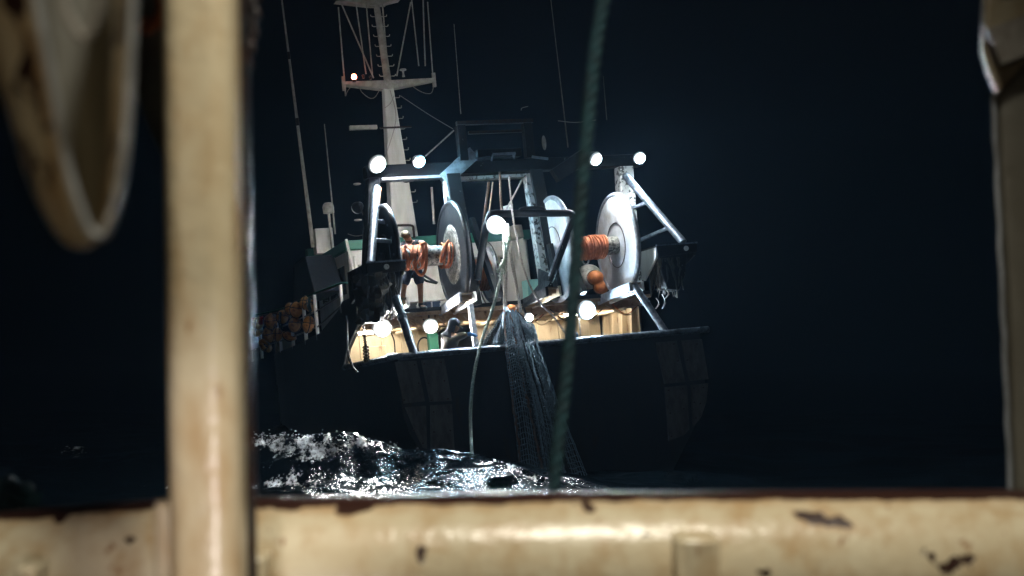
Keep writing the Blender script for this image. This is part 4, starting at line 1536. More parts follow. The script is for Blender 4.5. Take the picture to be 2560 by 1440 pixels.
mb.grid([[P(1258 + 8 * i, 512 + 7 * j + (2 - i) * 2, 1.6 + 0.03 * math.sin(i + j * 2)) for i in range(4)] for j in range(4)])
o = thing(mb, 'canvas_flap', 'cloth', 'small pale canvas flap just above the middle lamp', 'canvas', origin=P(1265, 520, 1.6))
o.modifiers.new('t', 'SOLIDIFY').thickness = 0.01

# the pale green rope that sags from the net falls into the sea
q = [P(1271, 598, 0.1), P(1262, 650, 0.0), P(1250, 700, -0.1), P(1232, 770, -0.25), P(1205, 850, -0.5), P(1186, 930, -0.8), P(1177, 1010, -1.0), P(1177, 1080, -1.2), P(1182, 1150, -1.6), P(1193, 1218, -2.1), P(1200, 1250, -2.3)]
mb = twisted_rope(spline(q, 10), 0.033, 3, 0.15, 6, 9)
o = thing(mb, 'towing_rope', 'palerope', 'pale green laid rope sagging from the stern into the sea', 'rope', origin=q[0])
mb = MB()
for k in range(16):
    t_ = random.uniform(0, 1)
    c = lerp(P(1271, 598, 0.05), P(1243, 692, -0.15), t_)
    a = c + Vector((random.uniform(-.1, .1), -0.03, random.uniform(-.1, .1)))
    mb.tube(spline([c - q[0], a - q[0], a - q[0] + Vector((random.uniform(-.06, .06), 0, random.uniform(-.08, .02)))], 4), 0.018, 5)
tag(mb.build('frayed_knots', 'palerope', o), kind='stuff')

# ---- the net
net = empty('trawl_net', SHIP @ Matrix.Translation(P(1265, 772, 0.1)), 'grey blue trawl net hauled to a point and hanging over the stern into the sea', 'net')
NO = P(1265, 772, 0.1)


def net_sheet(name, left, right, Yf, nu, nv, fold, thick, m='net', seed=0):
    """left/right: lists of (px, py) from top to bottom; Yf(v) distance aft"""
    Ls = spline([Vector((x, y, 0)) for x, y in left], 12)
    Rs = spline([Vector((x, y, 0)) for x, y in right], 12)
    rr_ = random.Random(seed)
    rows = []
    for j in range(nv + 1):
        v = j / nv
        a = Ls[min(len(Ls) - 1, int(v * (len(Ls) - 1) + 0.5))]
        i0 = v * (len(Ls) - 1)
        k0 = min(int(i0), len(Ls) - 2)
        a = lerp(Ls[k0], Ls[k0 + 1], i0 - k0)
        i1 = v * (len(Rs) - 1)
        k1 = min(int(i1), len(Rs) - 2)
        c = lerp(Rs[k1], Rs[k1 + 1], i1 - k1)
        r = []
        for i in range(nu + 1):
            u = i / nu
            Y = Yf(v) + fold * (0.3 + v) * (math.sin(u * 7.5 + v * 2 + seed) * 0.5 + math.sin(u * 17 + seed * 2 - v * 3) * 0.28)
            q = P(lerp(a.x, c.x, u), lerp(a.y, c.y, u) + 4 * math.sin(u * 9 + seed), Y) - NO
            q += Vector((rr_.uniform(-1, 1), rr_.uniform(-1, 1), rr_.uniform(-1, 1))) * 0.006
            r.append(q)
        rows.append(r)
    mb = MB()
    mb.grid(rows)
    o = mb.build(name, m, net, smooth=0)
    w_ = o.modifiers.new('mesh', 'WIREFRAME')
    w_.thickness = thick
    w_.use_even_offset = False
    w_.use_replace = True
    return o


def Yhang(v):
    return lerp(0.12, -0.16, min(1, v * 3.2)) - 0.75 * max(0, v - 0.25)


net_sheet('net_panel', [(1258, 776), (1263, 870), (1280, 1000), (1303, 1195)], [(1283, 776), (1305, 870), (1335, 1000), (1368, 1205)], Yhang, 10, 50, 0.10, 0.024, seed=1)
net_sheet('net_panel', [(1278, 778), (1300, 870), (1328, 1000), (1362, 1205)], [(1290, 778), (1325, 900), (1372, 1040), (1402, 1210)], Yhang, 9, 50, 0.10, 0.024, seed=2)
net_sheet('net_panel', [(1283, 776), (1330, 880), (1366, 1000), (1395, 1205)], [(1335, 816), (1358, 890), (1396, 1010), (1476, 1212)], lambda v: Yhang(v) + 0.10, 11, 46, 0.09, 0.022, seed=3)
net_sheet('net_panel', [(1262, 778), (1268, 880), (1286, 1000), (1310, 1195)], [(1330, 815), (1350, 900), (1388, 1020), (1465, 1210)], lambda v: Yhang(v) + 0.16, 12, 40, 0.06, 0.018, seed=4)
net_sheet('net_panel', [(1263, 774), (1225, 822), (1188, 868)], [(1268, 778), (1272, 830), (1272, 882)], lambda v: 0.30 - 0.30 * v, 18, 22, 0.10, 0.020, seed=5)
net_sheet('net_panel', [(1262, 778), (1228, 828), (1196, 872)], [(1270, 780), (1274, 832), (1274, 886)], lambda v: 0.42 - 0.35 * v, 16, 20, 0.12, 0.022, seed=6)
net_sheet('net_panel', [(1268, 774), (1300, 800), (1338, 830)], [(1262, 780), (1290, 850), (1330, 880)], lambda v: 0.22 - 0.2 * v, 12, 16, 0.08, 0.02, seed=8)
for k_, (lf, rg, dY) in enumerate((([(1262, 778), (1270, 880), (1288, 1000), (1312, 1195)], [(1300, 790), (1326, 890), (1362, 1020), (1398, 1205)], 0.07), ([(1290, 780), (1322, 880), (1352, 1000), (1392, 1205)], [(1326, 816), (1350, 900), (1386, 1015), (1462, 1208)], 0.2), ([(1266, 780), (1276, 880), (1296, 1000), (1325, 1195)], [(1320, 812), (1344, 900), (1380, 1015), (1450, 1205)], 0.28))):
    net_sheet('net_panel', lf, rg, (lambda d_: (lambda v: Yhang(v) + d_))(dY), 20, 66, 0.14, 0.034, 'netdark', seed=11 + k_)
for k_, dY in enumerate((0.36, 0.5)):
    net_sheet('net_panel', [(1264, 780), (1228, 826), (1194, 870)], [(1268, 780), (1272, 832), (1274, 886)], (lambda d_: (lambda v: d_ - 0.32 * v))(dY), 18, 22, 0.10, 0.030, 'netdark', seed=21 + k_)
# seams: knobbly cords running down the folds
for pts, m in (([(1274, 775), (1283, 830), (1297, 900), (1316, 990), (1337, 1080), (1358, 1180)], 'netseam'), ([(1262, 775), (1266, 850), (1280, 980), (1293, 1080), (1303, 1185)], 'netseam'), ([(1332, 815), (1346, 870), (1366, 930), (1388, 1010)], 'net'), ([(1318, 850), (1340, 940), (1362, 1010), (1392, 1110), (1412, 1190)], 'net')):
    q = [P(x, y, Yhang((y - 775) / 430) - 0.06) - NO for x, y in pts]
    sp = spline(q, 10)
    mb = MB()
    mb.tube([p + Vector((random.uniform(-.02, .02), 0, 0)) for p in sp], [random.uniform(0.016, 0.034) for _ in sp], 6)
    mb.build('seam', m, net)
# gathered head of the net: bunched cords
mb = MB()
for k in range(34):
    a = P(1263 + random.uniform(-4, 6), 768, 0.1) - NO
    b_ = P(random.uniform(1250, 1290), random.uniform(800, 835), random.uniform(-0.05, 0.2)) - NO
    mb.tube([a, lerp(a, b_, 0.4) + Vector((random.uniform(-.04, .04), random.uniform(-.08, .0), 0.02)), b_], 0.016, 5)
tag(mb.build('gathered_cords', 'net', net), kind='stuff')
mb = MB()
c = P(1278, 772, 0.25)
mb.ellipsoid(c, 0.11, 0.11, 0.09, 16, 10)
thing(mb, 'red_float', 'floatorange', 'reddish float behind the gathered head of the net', 'float', origin=c)

# fish boxes and hoses on the net deck behind the port drum
for (x0, x1, y0, y1, m, lb) in ((1068, 1098, 735, 764, 'shorts', 'dark blue fish box on the net deck behind the port drum'), (1022, 1040, 742, 766, 'housing', 'black crate at the feet of the man by the port drum'), (1040, 1060, 716, 742, 'offwhite', 'grey white locker standing behind the man at the port drum')):
    Yb = 3.3 if x0 != 1040 else 4.4
    a, b_ = P(x0, y1, Yb), P(x1, y0, Yb)
    h_ = b_.z - a.z
    mb = MB()
    mb.box((a.x, Yb, ZD), (b_.x, Yb + 0.35, ZD + max(0.25, h_)))
    o = thing(mb, 'fish_box', m, lb, 'box', origin=(a.x, Yb, ZD), bevel=0.02)
    mb = MB()
    hh = max(0.25, h_)
    mb.box((-0.012, -0.012, hh - 0.05), (b_.x - a.x + 0.012, 0.362, hh + 0.012))
    mb.build('box_rim', m, o, bevel=0.008)
for k, (pts, lb) in enumerate((([(1046, 680), (1062, 690), (1080, 700), (1094, 707)], 'upper black hose slanting behind the port drum'), ([(1050, 690), (1064, 701), (1078, 705), (1092, 708)], 'lower black hose slanting behind the port drum'))):
    mb = MB()
    q = [P(x, y, 2.85) for x, y in pts]
    mb.tube(spline(q, 5), 0.026, 8)
    thing(mb, 'hydraulic_hose', 'black', lb, 'hose', origin=q[0])
# thin rigging wires about the mast and upper gantry
for pts, Ya, Yb, lb in (([(1002, 240), (1070, 285), (1132, 322)], 8.0, 2.2, 'thin wire from the mast down to the upper gantry'), ([(1490, 300), (1440, 306), (1395, 302)], 6.0, 6.0, 'thin horizontal wire high at the right of the gantry'), ([(1320, 266), (1305, 270), (1303, 276)], 4.0, 4.0, 'bent wire end standing above the upper gantry'), ([(870, 585), (888, 590), (905, 588)], 7.3, 6.0, 'slack wire from the wheelhouse corner to the gantry column')):
    n_ = len(pts)
    q = [P(x, y, lerp(Ya, Yb, i / (n_ - 1))) for i, (x, y) in enumerate(pts)]
    mb = MB()
    mb.tube(spline(q, 5), 0.009, 5)
    thing(mb, 'rigging_wire', 'greyrope', lb, 'wire', origin=q[0])

# ================================================================== PEOPLE
def skin_mesh(name, verts, edges, radii, m, parent, root=0, sub=2):
    me = bpy.data.meshes.new(name)
    me.from_pydata([tuple(v) for v in verts], edges, [])
    o = bpy.data.objects.new(name, me)
    C.objects.link(o)
    o.parent = parent
    sk = o.modifiers.new('skin', 'SKIN')
    lay = me.skin_vertices[0] if len(me.skin_vertices) else None
    if lay is None:
        bm = bmesh.new()
        bm.from_mesh(me)
        bm.verts.layers.skin.verify()
        bm.to_mesh(me)
        bm.free()
        lay = me.skin_vertices[0]
    for i, r in enumerate(radii):
        lay.data[i].radius = r if isinstance(r, (tuple, list)) else (r, r)
        lay.data[i].use_root = (i == root)
    sk.use_smooth_shade = True
    s = o.modifiers.new('sub', 'SUBSURF')
    s.levels = sub
    s.render_levels = sub
    me.materials.append(MATS[m])
    return o


def person(origin, J, label, top, legs, head_mat, glove=None, sleeve_to='elbow', shorts=True, cap='cap', beard=True, face_dir=(0, -1, 0)):
    """J: joints in the trawler's axes relative to origin (feet level)"""
    o = empty('person', SHIP @ Matrix.Translation(origin), label, 'person')
    V = {k: Vector(v) for k, v in J.items()}
    names = ['pelvis', 'waist', 'chest', 'neck', 'skull', 'shL', 'elL', 'wrL', 'haL', 'shR', 'elR', 'wrR', 'haR', 'hipL', 'knL', 'anL', 'toL', 'hipR', 'knR', 'anR', 'toR']
    rad = {'pelvis': .135, 'waist': .125, 'chest': .15, 'neck': .055, 'skull': .07, 'shL': .07, 'elL': .045, 'wrL': .030, 'haL': (.040, .022), 'shR': .07, 'elR': .045, 'wrR': .030, 'haR': (.040, .022), 'hipL': .10, 'knL': .068, 'anL': .045, 'toL': .04, 'hipR': .10, 'knR': .068, 'anR': .045, 'toR': .04}
    E = [('pelvis', 'waist'), ('waist', 'chest'), ('chest', 'neck'), ('neck', 'skull'), ('chest', 'shL'), ('shL', 'elL'), ('elL', 'wrL'), ('wrL', 'haL'), ('chest', 'shR'), ('shR', 'elR'), ('elR', 'wrR'), ('wrR', 'haR'), ('pelvis', 'hipL'), ('hipL', 'knL'), ('knL', 'anL'), ('anL', 'toL'), ('pelvis', 'hipR'), ('hipR', 'knR'), ('knR', 'anR'), ('anR', 'toR')]
    vs = [V[n] for n in names]
    ed = [(names.index(a), names.index(b)) for a, b in E]
    rd = [rad[n] for n in names]
    # fingers: chains rooted in each palm
    for s in ('L', 'R'):
        h, w = V['ha' + s], V['wr' + s]
        d = (h - w).normalized()
        side = d.cross(Vector((0, 0, 1)))
        side = side.normalized() if side.length > 0.1 else Vector((1, 0, 0))
        pal = side.cross(d).normalized() * -1
        for k, (off, ln) in enumerate(((-.030, .060), (-.010, .075), (.010, .080), (.028, .068))):
            a = h + side * off + d * 0.02
            b1 = a + d * ln * 0.5 + pal * 0.008
            b2 = a + d * ln * 0.85 + pal * 0.035
            n0 = len(vs)
            vs += [a, b1, b2]
            rd += [.011, .009, .008]
            ed += [(names.index('ha' + s), n0), (n0, n0 + 1), (n0 + 1, n0 + 2)]
        a = w + d * 0.03 - side * 0.035
        n0 = len(vs)
        vs += [a, a + d * 0.04 - side * 0.02]
        rd += [.012, .009]
        ed += [(names.index('wr' + s), n0), (n0, n0 + 1)]
    skin_mesh('body', vs, ed, rd, 'skin', o)
    # head: shaped from rings, with nose, brow, jaw, ears
    f = Vector(face_dir).normalized()
    upv = (V['skull'] - V['neck']).normalized()
    f = (f - upv * f.dot(upv)).normalized()
    sd = f.cross(upv)
    hc = V['skull'] + upv * 0.035 + f * 0.012
    rows = []
    prof = [(-.125, .035, .040, .03), (-.110, .048, .060, .028), (-.08, .060, .078, .016), (-.04, .068, .088, .006), (0.0, .074, .096, 0), (.04, .076, .098, -.004), (.075, .070, .090, -.006), (.105, .050, .066, -.006), (.122, .02, .03, -.006)]
    for z, rx, ry, sh in prof:
        r = []
        for k in range(20):
            a = 2 * math.pi * k / 20
            ext = 0
            ca, sa = math.cos(a), math.sin(a)
            if ca > 0.93:
                ext = {-.04: .026, 0.0: .014, -.08: .006}.get(z, 0)
            if z == 0.0 and 0.7 < ca < 0.93:
                ext = -.010
            r.append(hc + upv * z + sd * (rx * sa) + f * (ry * ca + sh + ext))
        rows.append(r + [r[0]])
    mb = MB()
    mb.grid(rows)
    mb.add(rows[0][:-1], [tuple(range(20))])
    mb.add(rows[-1][:-1], [tuple(range(20))])
    hd = mb.build('head', 'skin', o, smooth=60)
    for s in (-1, 1):
        mb = MB()
        mb.ellipsoid(hc + sd * 0.076 * s - f * 0.005 - upv * 0.01, .014, .02, .032, 10, 6)
        mb.build('ear', 'skin', hd)
        mb = MB()
        mb.ellipsoid(hc + sd * 0.032 * s + f * 0.083 + upv * 0.004, .013, .008, .008, 10, 6)
        mb.build('eye', 'black', hd)
    mb = MB()
    mb.ellipsoid(hc + f * 0.092 - upv * 0.068, .024, .008, .007, 10, 6)
    mb.build('mouth', 'hair', hd)
    if beard:
        rows = []
        for z, rx, ry, sh in [(-.150, .03, .038, .034), (-.128, .055, .066, .030), (-.10, .066, .084, .02), (-.075, .072, .088, .012), (-.055, .074, .080, .006)]:
            r = []
            for k in range(13):
                a = -1.9 + 3.8 * k / 12
                r.append(hc + upv * z + sd * (rx * math.sin(a)) + f * (ry * math.cos(a) + sh + 0.012))
            rows.append(r)
        mb = MB()
        mb.grid(rows)
        mb.add(rows[0], [tuple(range(13))])
        bo = mb.build('beard', 'hair', hd, smooth=60)
        bo.modifiers.new('t', 'SOLIDIFY').thickness = 0.02
    # cap / hood
    rows = []
    for z, k_ in [(.015, 1.10), (.05, 1.12), (.085, 1.08), (.115, .86), (.132, .45), (.138, .08)]:
        rr_ = []
        for k in range(21):
            a = 2 * math.pi * k / 20
            rr_.append(hc + upv * z + sd * (.076 * k_ * math.sin(a)) + f * (.098 * k_ * math.cos(a) - 0.004))
        rows.append(rr_)
    mb = MB()
    mb.grid(rows)
    cp_ = mb.build('cap', head_mat, o, smooth=60)
    cp_.modifiers.new('t', 'SOLIDIFY').thickness = 0.008
    mb = MB()
    bd = f if cap == 'cap' else -f
    rows = []
    for j in range(4):
        t_ = j / 3
        rr_ = []
        for k in range(9):
            a = -0.9 + 1.8 * k / 8
            rr_.append(hc + upv * (0.018 - 0.02 * t_) + sd * (.08 * math.sin(a)) + bd * (.10 * math.cos(a) + 0.085 * t_ * math.cos(a * 0.9)))
        rows.append(rr_)
    mb.grid(rows)
    br_ = mb.build('brim', head_mat, cp_)
    br_.modifiers.new('t', 'SOLIDIFY').thickness = 0.01
    if cap == 'cap':
        rows = []
        for z, k_ in [(-.24, 2.1), (-.20, 1.75), (-.16, 1.42), (-.13, 1.28), (-.08, 1.2), (-.03, 1.22), (.03, 1.22), (.08, 1.15), (.12, .9), (.145, .4), (.15, .05)]:
            rr_ = []
            for k in range(17):
                a = math.pi * 0.36 + (2 * math.pi - 0.72 * math.pi) * k / 16
                rr_.append(hc + upv * z + sd * (.078 * k_ * math.sin(a)) + f * (.098 * k_ * math.cos(a) - 0.012))
            rows.append(rr_)
        mb = MB()
        mb.grid(rows)
        h_ = mb.build('hood', head_mat, o, smooth=60)
        h_.modifiers.new('t', 'SOLIDIFY').thickness = 0.012

    # clothing: slightly larger skins over the same joints
    def cut(a, b, t):
        return lerp(V[a], V[b], t)
    if sleeve_to == 'elbow':
        tv = [V['pelvis'] + Vector((0, 0, 0.06)), V['waist'], V['chest'], cut('chest', 'neck', 0.6), V['shL'], cut('shL', 'elL', 0.8), V['shR'], cut('shR', 'elR', 0.8)]
        tr = [.160, .150, .172, .085, .092, .074, .092, .074]
        te = [(0, 1), (1, 2), (2, 3), (2, 4), (4, 5), (2, 6), (6, 7)]
    else:
        tv = [V['pelvis'] + Vector((0, 0, 0.0)), V['waist'], V['chest'], cut('chest', 'neck', 0.7), V['shL'], V['elL'], cut('elL', 'wrL', 0.7), V['shR'], V['elR'], cut('elR', 'wrR', 0.7)]
        tr = [.185, .175, .195, .10, .10, .075, .055, .10, .075, .055]
        te = [(0, 1), (1, 2), (2, 3), (2, 4), (4, 5), (5, 6), (2, 7), (7, 8), (8, 9)]
    skin_mesh('shirt' if sleeve_to == 'elbow' else 'smock', tv, te, tr, top, o)
    if shorts:
        sv = [V['pelvis'], V['pelvis'] + Vector((0, 0, 0.09)), V['hipL'], cut('hipL', 'knL', 1.0), V['hipR'], cut('hipR', 'knR', 1.0)]
        sr = [.170, .160, .128, .118, .128, .118]
        skin_mesh('shorts', sv, [(0, 1), (0, 2), (2, 3), (0, 4), (4, 5)], sr, legs, o)
    else:
        sv = [V['pelvis'], V['hipL'], V['knL'], V['anL'], V['hipR'], V['knR'], V['anR']]
        sr = [.165, .115, .09, .075, .115, .09, .075]
        skin_mesh('trousers', sv, [(0, 1), (1, 2), (2, 3), (0, 4), (4, 5), (5, 6)], sr, legs, o)
    for s in ('L', 'R'):
        a, t_ = V['an' + s], V['to' + s]
        skin_mesh('boot', [a + Vector((0, 0, 0.10)), Vector((a.x, a.y, 0.045)), lerp(Vector((a.x, a.y, 0.045)), Vector((t_.x, t_.y, 0.04)), 1.15)], [(0, 1), (1, 2)], [.058, .055, .045], 'boot', o, 1)
        if glove:
            d = (V['ha' + s] - V['wr' + s])
            gv = [lerp(V['el' + s], V['wr' + s], 0.55), V['wr' + s], V['ha' + s], V['ha' + s] + d * 0.9]
            skin_mesh('glove', gv, [(0, 1), (1, 2), (2, 3)], [.058, .046, (.055, .034), (.045, .028)], glove, o)
    return o


# the man at the port drum, standing on the net deck behind the barrel
og = P(1030, 768, 2.15)
og.z = ZD
def rel(px, py, Y):
    return P(px, py, Y) - og
person(og, {
    'pelvis': rel(1031, 664, 2.15), 'waist': rel(1030, 645, 2.12), 'chest': rel(1028, 618, 2.05), 'neck': rel(1021, 604, 1.98), 'skull': rel(1017, 594, 1.92),
    'shL': rel(1010, 612, 2.05), 'elL': rel(1004, 628, 1.85), 'wrL': rel(1010, 622, 1.60), 'haL': rel(1014, 615, 1.50),
    'shR': rel(1042, 607, 2.0), 'elR': rel(1057, 606, 1.85), 'wrR': rel(1066, 612, 1.56), 'haR': rel(1069, 616, 1.47),
    'hipL': rel(1021, 670, 2.15), 'knL': rel(1009, 716, 2.10), 'anL': Vector((-0.22, 0.02, 0.09)), 'toL': Vector((-0.26, -0.14, 0.045)),
    'hipR': rel(1041, 669, 2.15), 'knR': rel(1051, 714, 2.12), 'anR': Vector((0.20, 0.02, 0.09)), 'toR': Vector((0.26, -0.14, 0.045))},
    'man in dark t-shirt, navy shorts and backward cap leaning on the port drum', 'tshirt', 'shorts', 'capcloth', cap='back', face_dir=(0.5, -0.8, -0.55))

# the man at the stern rail, reaching into the net
og = P(1125, 880, 0.62)
og.z = 1.55
person(og, {
    'pelvis': rel(1122, 905, 0.62), 'waist': rel(1122, 880, 0.62), 'chest': rel(1127, 848, 0.58), 'neck': rel(1130, 828, 0.55), 'skull': rel(1133, 817, 0.53),
    'shL': rel(1112, 846, 0.72), 'elL': rel(1122, 872, 0.50), 'wrL': rel(1152, 874, 0.34), 'haL': rel(1163, 872, 0.30),
    'shR': rel(1138, 842, 0.42), 'elR': rel(1157, 838, 0.38), 'wrR': rel(1176, 834, 0.30), 'haR': rel(1186, 838, 0.27),
    'hipL': rel(1112, 912, 0.66), 'knL': Vector((-0.10, -0.06, 0.48)), 'anL': Vector((-0.12, 0.05, 0.09)), 'toL': Vector((0.0, -0.05, 0.045)),
    'hipR': rel(1130, 912, 0.58), 'knR': Vector((0.14, -0.10, 0.48)), 'anR': Vector((0.10, -0.02, 0.09)), 'toR': Vector((0.24, -0.10, 0.045))},
    'man in dark hooded smock and blue gloves working at the stern rail', 'oilskin', 'oilskin', 'hood', glove='glove', sleeve_to='wrist', shorts=False, cap='cap', beard=False, face_dir=(1, -0.35, -0.2))

# white fish baskets behind the rail beside him
for (x, y, lb) in ((1167, 868, 'white fish tub behind the stern rail beside the gloved man'),):
    c = P(x, y, 0.9)
    mb = MB()
    mb.lathe((c.x, 0.95, 1.55), (0, 0, 1), [(0, 0.22), (0.95, 0.28), (1.0, 0.30), (1.02, 0.28), (1.0, 0.25), (0.1, 0.2), (0.1, 0)], 24)
    thing(mb, 'fish_tub', 'white', lb, 'tub', origin=(c.x, 0.95, 1.55))

# ================================================================== OUR OWN DECK, CLOSE TO THE CAMERA
mb = MB()
mb.box((-4.5, -6, 1.12), (4.5, 4.4, 1.2))
tag(mb.build('deck', 'deckplate'), 'steel deck of the vessel the photo is taken from', kind='structure')
mb = MB()
mb.box((-4.5, 3.32, 1.2), (4.5, 3.38, 2.2))
tag(mb.build('bulwark', 'creamrust'), 'cream painted steel bulwark below the round rail', 'bulwark')

# round top rail
D = 3.35
pts = [W(-900, 1440, D), W(-300, 1330, D), W(0, 1283, D), W(150, 1268, D), W(400, 1250, D), W(700, 1244, D), W(1000, 1238, D), W(1400, 1230, D), W(2000, 1226, D), W(2700, 1224, D), W(3300, 1223, D)]
RR = 0.175
ctr = [p - Vector((0, 0, RR)) for p in pts]
mb = MB()
mb.tube(spline(ctr, 14), RR, 64)
rail = mb.build('bulwark_rail', 'creamrail', smooth=60)
tag(rail, 'thick round cream rail across the foreground with rust chips along its top', 'rail')
# stub brackets welded on the near side of the rail
for (x0, x1, y, tw) in ((1688, 1797, 1342, 1), (608, 668, 1386, 0), (45, 98, 1412, 0)):
    d = D - RR - 0.06
    a, b_ = W(x0, y, d), W(x1, y, d)
    mb = MB()
    mb.hexa([(a.x + 0.012, d - 0.03, 1.9), (b_.x - 0.012, d - 0.03, 1.9), (b_.x - 0.012, d + 0.14, 1.9), (a.x + 0.012, d + 0.14, 1.9), (a.x, d - 0.03, a.z), (b_.x, d - 0.03, b_.z), (b_.x, d + 0.14, b_.z), (a.x, d + 0.14, a.z)])
    mb.build('rail_bracket', 'cream', rail, bevel=0.012)
# upright post in front of the rail: rounded square tube
def rounded_post(name, p_bot, p_top, w, dpt, rc, yaw, material, label, cat):
    prof = []
    for (sx, sy, a0) in ((1, 1, 0), (-1, 1, 90), (-1, -1, 180), (1, -1, 270)):
        for k in range(7):
            a = R(a0 + 15 * k)
            prof.append(Vector((sx * (w / 2 - rc) + rc * math.cos(a), sy * (dpt / 2 - rc) + rc * math.sin(a), 0)))
    rot = Matrix.Rotation(yaw, 3, 'Z')
    prof = [rot @ p for p in prof]
    rows = []
    for k in range(26):
        q = lerp(Vector(p_bot), Vector(p_top), k / 25)
        rows.append([q + p for p in prof] + [q + prof[0]])
    mb = MB()
    mb.grid(rows)
    o = mb.build(name, material, origin=Vector(p_bot))
    return tag(o, label, cat)


DP = 2.62
pb = W(524, 1440, DP)
pt = W(503, 0, DP)
dirp = (pt - pb) / (pt.z - pb.z)
pbot = pb + dirp * (1.2 - pb.z)
ptop = pt + dirp * 0.9
post = rounded_post('steel_post', pbot, ptop, 0.131, 0.128, 0.044, R(-2), 'cream', 'cream painted upright steel post standing at the left before the rail', 'post')
mb = MB()
mb.tube([pbot + Vector((0.057, 0.075, 0)) - Vector(pbot), Vector(ptop) + Vector((0.057, 0.075, 0)) - Vector(pbot)], 0.017, 12)
mb.build('wet_conduit', 'darksteel', post)
mb = MB()
cw = W(404, 1300, DP + 0.10)
mb.box((cw.x - 0.006, DP + 0.06, 1.2), (cw.x + 0.05, DP + 0.12, W(0, 1246, DP + 0.1).z))
for i in range(len(mb.v)):
    mb.v[i] = mb.v[i] - Vector(pbot)
mb.build('post_gusset', 'cream', post, bevel=0.01)
# chain hanging beside the post's head
ch = empty('deck_chain', Matrix.Translation(W(632, -120, 2.80)), 'wet steel chain hanging beside the head of the cream post', 'chain')
o0 = W(632, -120, 2.80)
cpts = [W(632, -120, 2.80), W(634, 0, 2.80), W(628, 70, 2.80), W(618, 130, 2.80), W(608, 185, 2.79)]
path = spline(cpts, 3)
for i in range(len(path) - 1):
    a, b_ = path[i], path[i + 1]
    mid, d = (a + b_) / 2 - o0, (b_ - a)
    ln = d.length * 0.72
    d.normalize()
    sx = Vector((1, 0, 0)) if i % 2 == 0 else Vector((0, 1, 0))
    sx = (sx - d * sx.dot(d)).normalized()
    mb = MB()
    mb.tube([mid + d * ln * math.cos(t_) + sx * 0.011 * math.sin(t_) for t_ in np.linspace(0, 2 * math.pi, 15)[:-1]], 0.0055, 7, closed=True)
    mb.build('link', 'darksteel', ch)

# right-hand column with a knee plate at its head
DC = 3.8
cb, ct = W(2542, 1240, DC), W(2496, 180, DC)
wl = 0.30
mb = MB()
q0 = Vector((cb.x, DC, 1.2))
sl = (ct.x - cb.x) / (ct.z - cb.z)
def cxz(z):
    return cb.x + sl * (z - cb.z)
zt2 = W(0, -300, DC).z
rows = []
for z in np.linspace(1.2, zt2, 24):
    x = cxz(z) + 0.003 * math.sin(z * 9)
    rows.append([Vector((x, DC + 0.05, z)), Vector((x, DC + 0.03, z)), Vector((x + 0.008, DC + 0.008, z)), Vector((x + 0.03, DC, z)), Vector((x + wl, DC, z)), Vector((x + wl, DC + 0.05, z)), Vector((x, DC + 0.05, z))])
mb.grid(rows)
col = tag(mb.build('side_column', 'columnshade'), 'shaded cream steel column at the right edge with a rusty head plate', 'column')
mb = MB()
mb.tube([Vector((cxz(z) - 0.006 + 0.002 * math.sin(z * 40), DC + 0.03, z)) for z in np.linspace(1.22, W(0, 235, DC).z, 40)], 0.007, 8)
mb.build('edge_highlight', 'steel', col)  # pale bead added along the edge to draw its lit highlight
mb = MB()
kn = [W(2458, -40, DC), W(2450, 130, DC), W(2468, 190, DC), W(2490, 238, DC), W(2570, 150, DC), W(2700, 90, DC), W(2700, -40, DC)]
mb.prism([p + Vector((0, -0.03, 0)) for p in kn], (0, 0.05, 0))
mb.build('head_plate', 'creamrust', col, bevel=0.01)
# flat bar across the column's near face
mb = MB()
mb.beam(W(2480, 120, DC - 0.06), W(2640, 60, DC - 0.06), 0.04, 0.10, up=(0, 0, 1))
mb.build('brace_bar', 'bracketgrey', col)

# hanging cream chute (open scoop) at the upper left
DH = 1.75
near = [(60, -260), (92, 0), (118, 140), (142, 275), (174, 436), (204, 530), (228, 578), (247, 590), (266, 578), (284, 535), (300, 470), (314, 367), (325, 200), (332, 0), (336, -260)]
far = [(-110, -260), (-72, 0), (-40, 160), (0, 260), (48, 420), (104, 545), (150, 605), (190, 622), (222, 620), (248, 592), (272, 520), (290, 380), (300, 200), (304, 0), (306, -260)]
nr = spline([W(x, y, DH) for x, y in near], 6)
fr2 = spline([W(x * 0.94 + 15, y * 0.985 + 8, DH + 0.17) for x, y in far], 6)
mid_ = [lerp(a, b_, 0.5) + Vector((-0.012, 0, -0.006)) for a, b_ in zip(nr, fr2)]
O_ = W(240, -260, DH)
mb = MB()
mb.grid([[p - O_ for p in nr], [lerp(a, b_, 0.25) - O_ + Vector((-0.004, 0, -0.004)) for a, b_ in zip(nr, fr2)], [p - O_ for p in mid_], [p - O_ for p in fr2]])
chute = mb.build('hanging_chute', 'creamchute', smooth=50)
chute.location = O_
sol = chute.modifiers.new('t', 'SOLIDIFY')
sol.thickness = 0.006
tag(chute, 'cream steel chute with a pointed lip hanging at the upper left', 'chute')
mb = MB()
nn = len(fr2)
rows = []
for k in range(9):
    t_ = k / 8
    rows.append([lerp(fr2[i], fr2[nn - 1 - i], 0.012 + 0.976 * t_) - O_ + Vector((0.008, -0.006 + 0.03 * math.sin(t_ * math.pi) * 0, 0.004)) for i in range(nn // 2 + 1)])
mb.grid(rows)
mb.build('inner_wall', 'chute', chute, smooth=50)
mb = MB()
mb.tube([p - O_ for p in nr], 0.0055, 10)
mb.build('lip', 'liphighlight', chute)
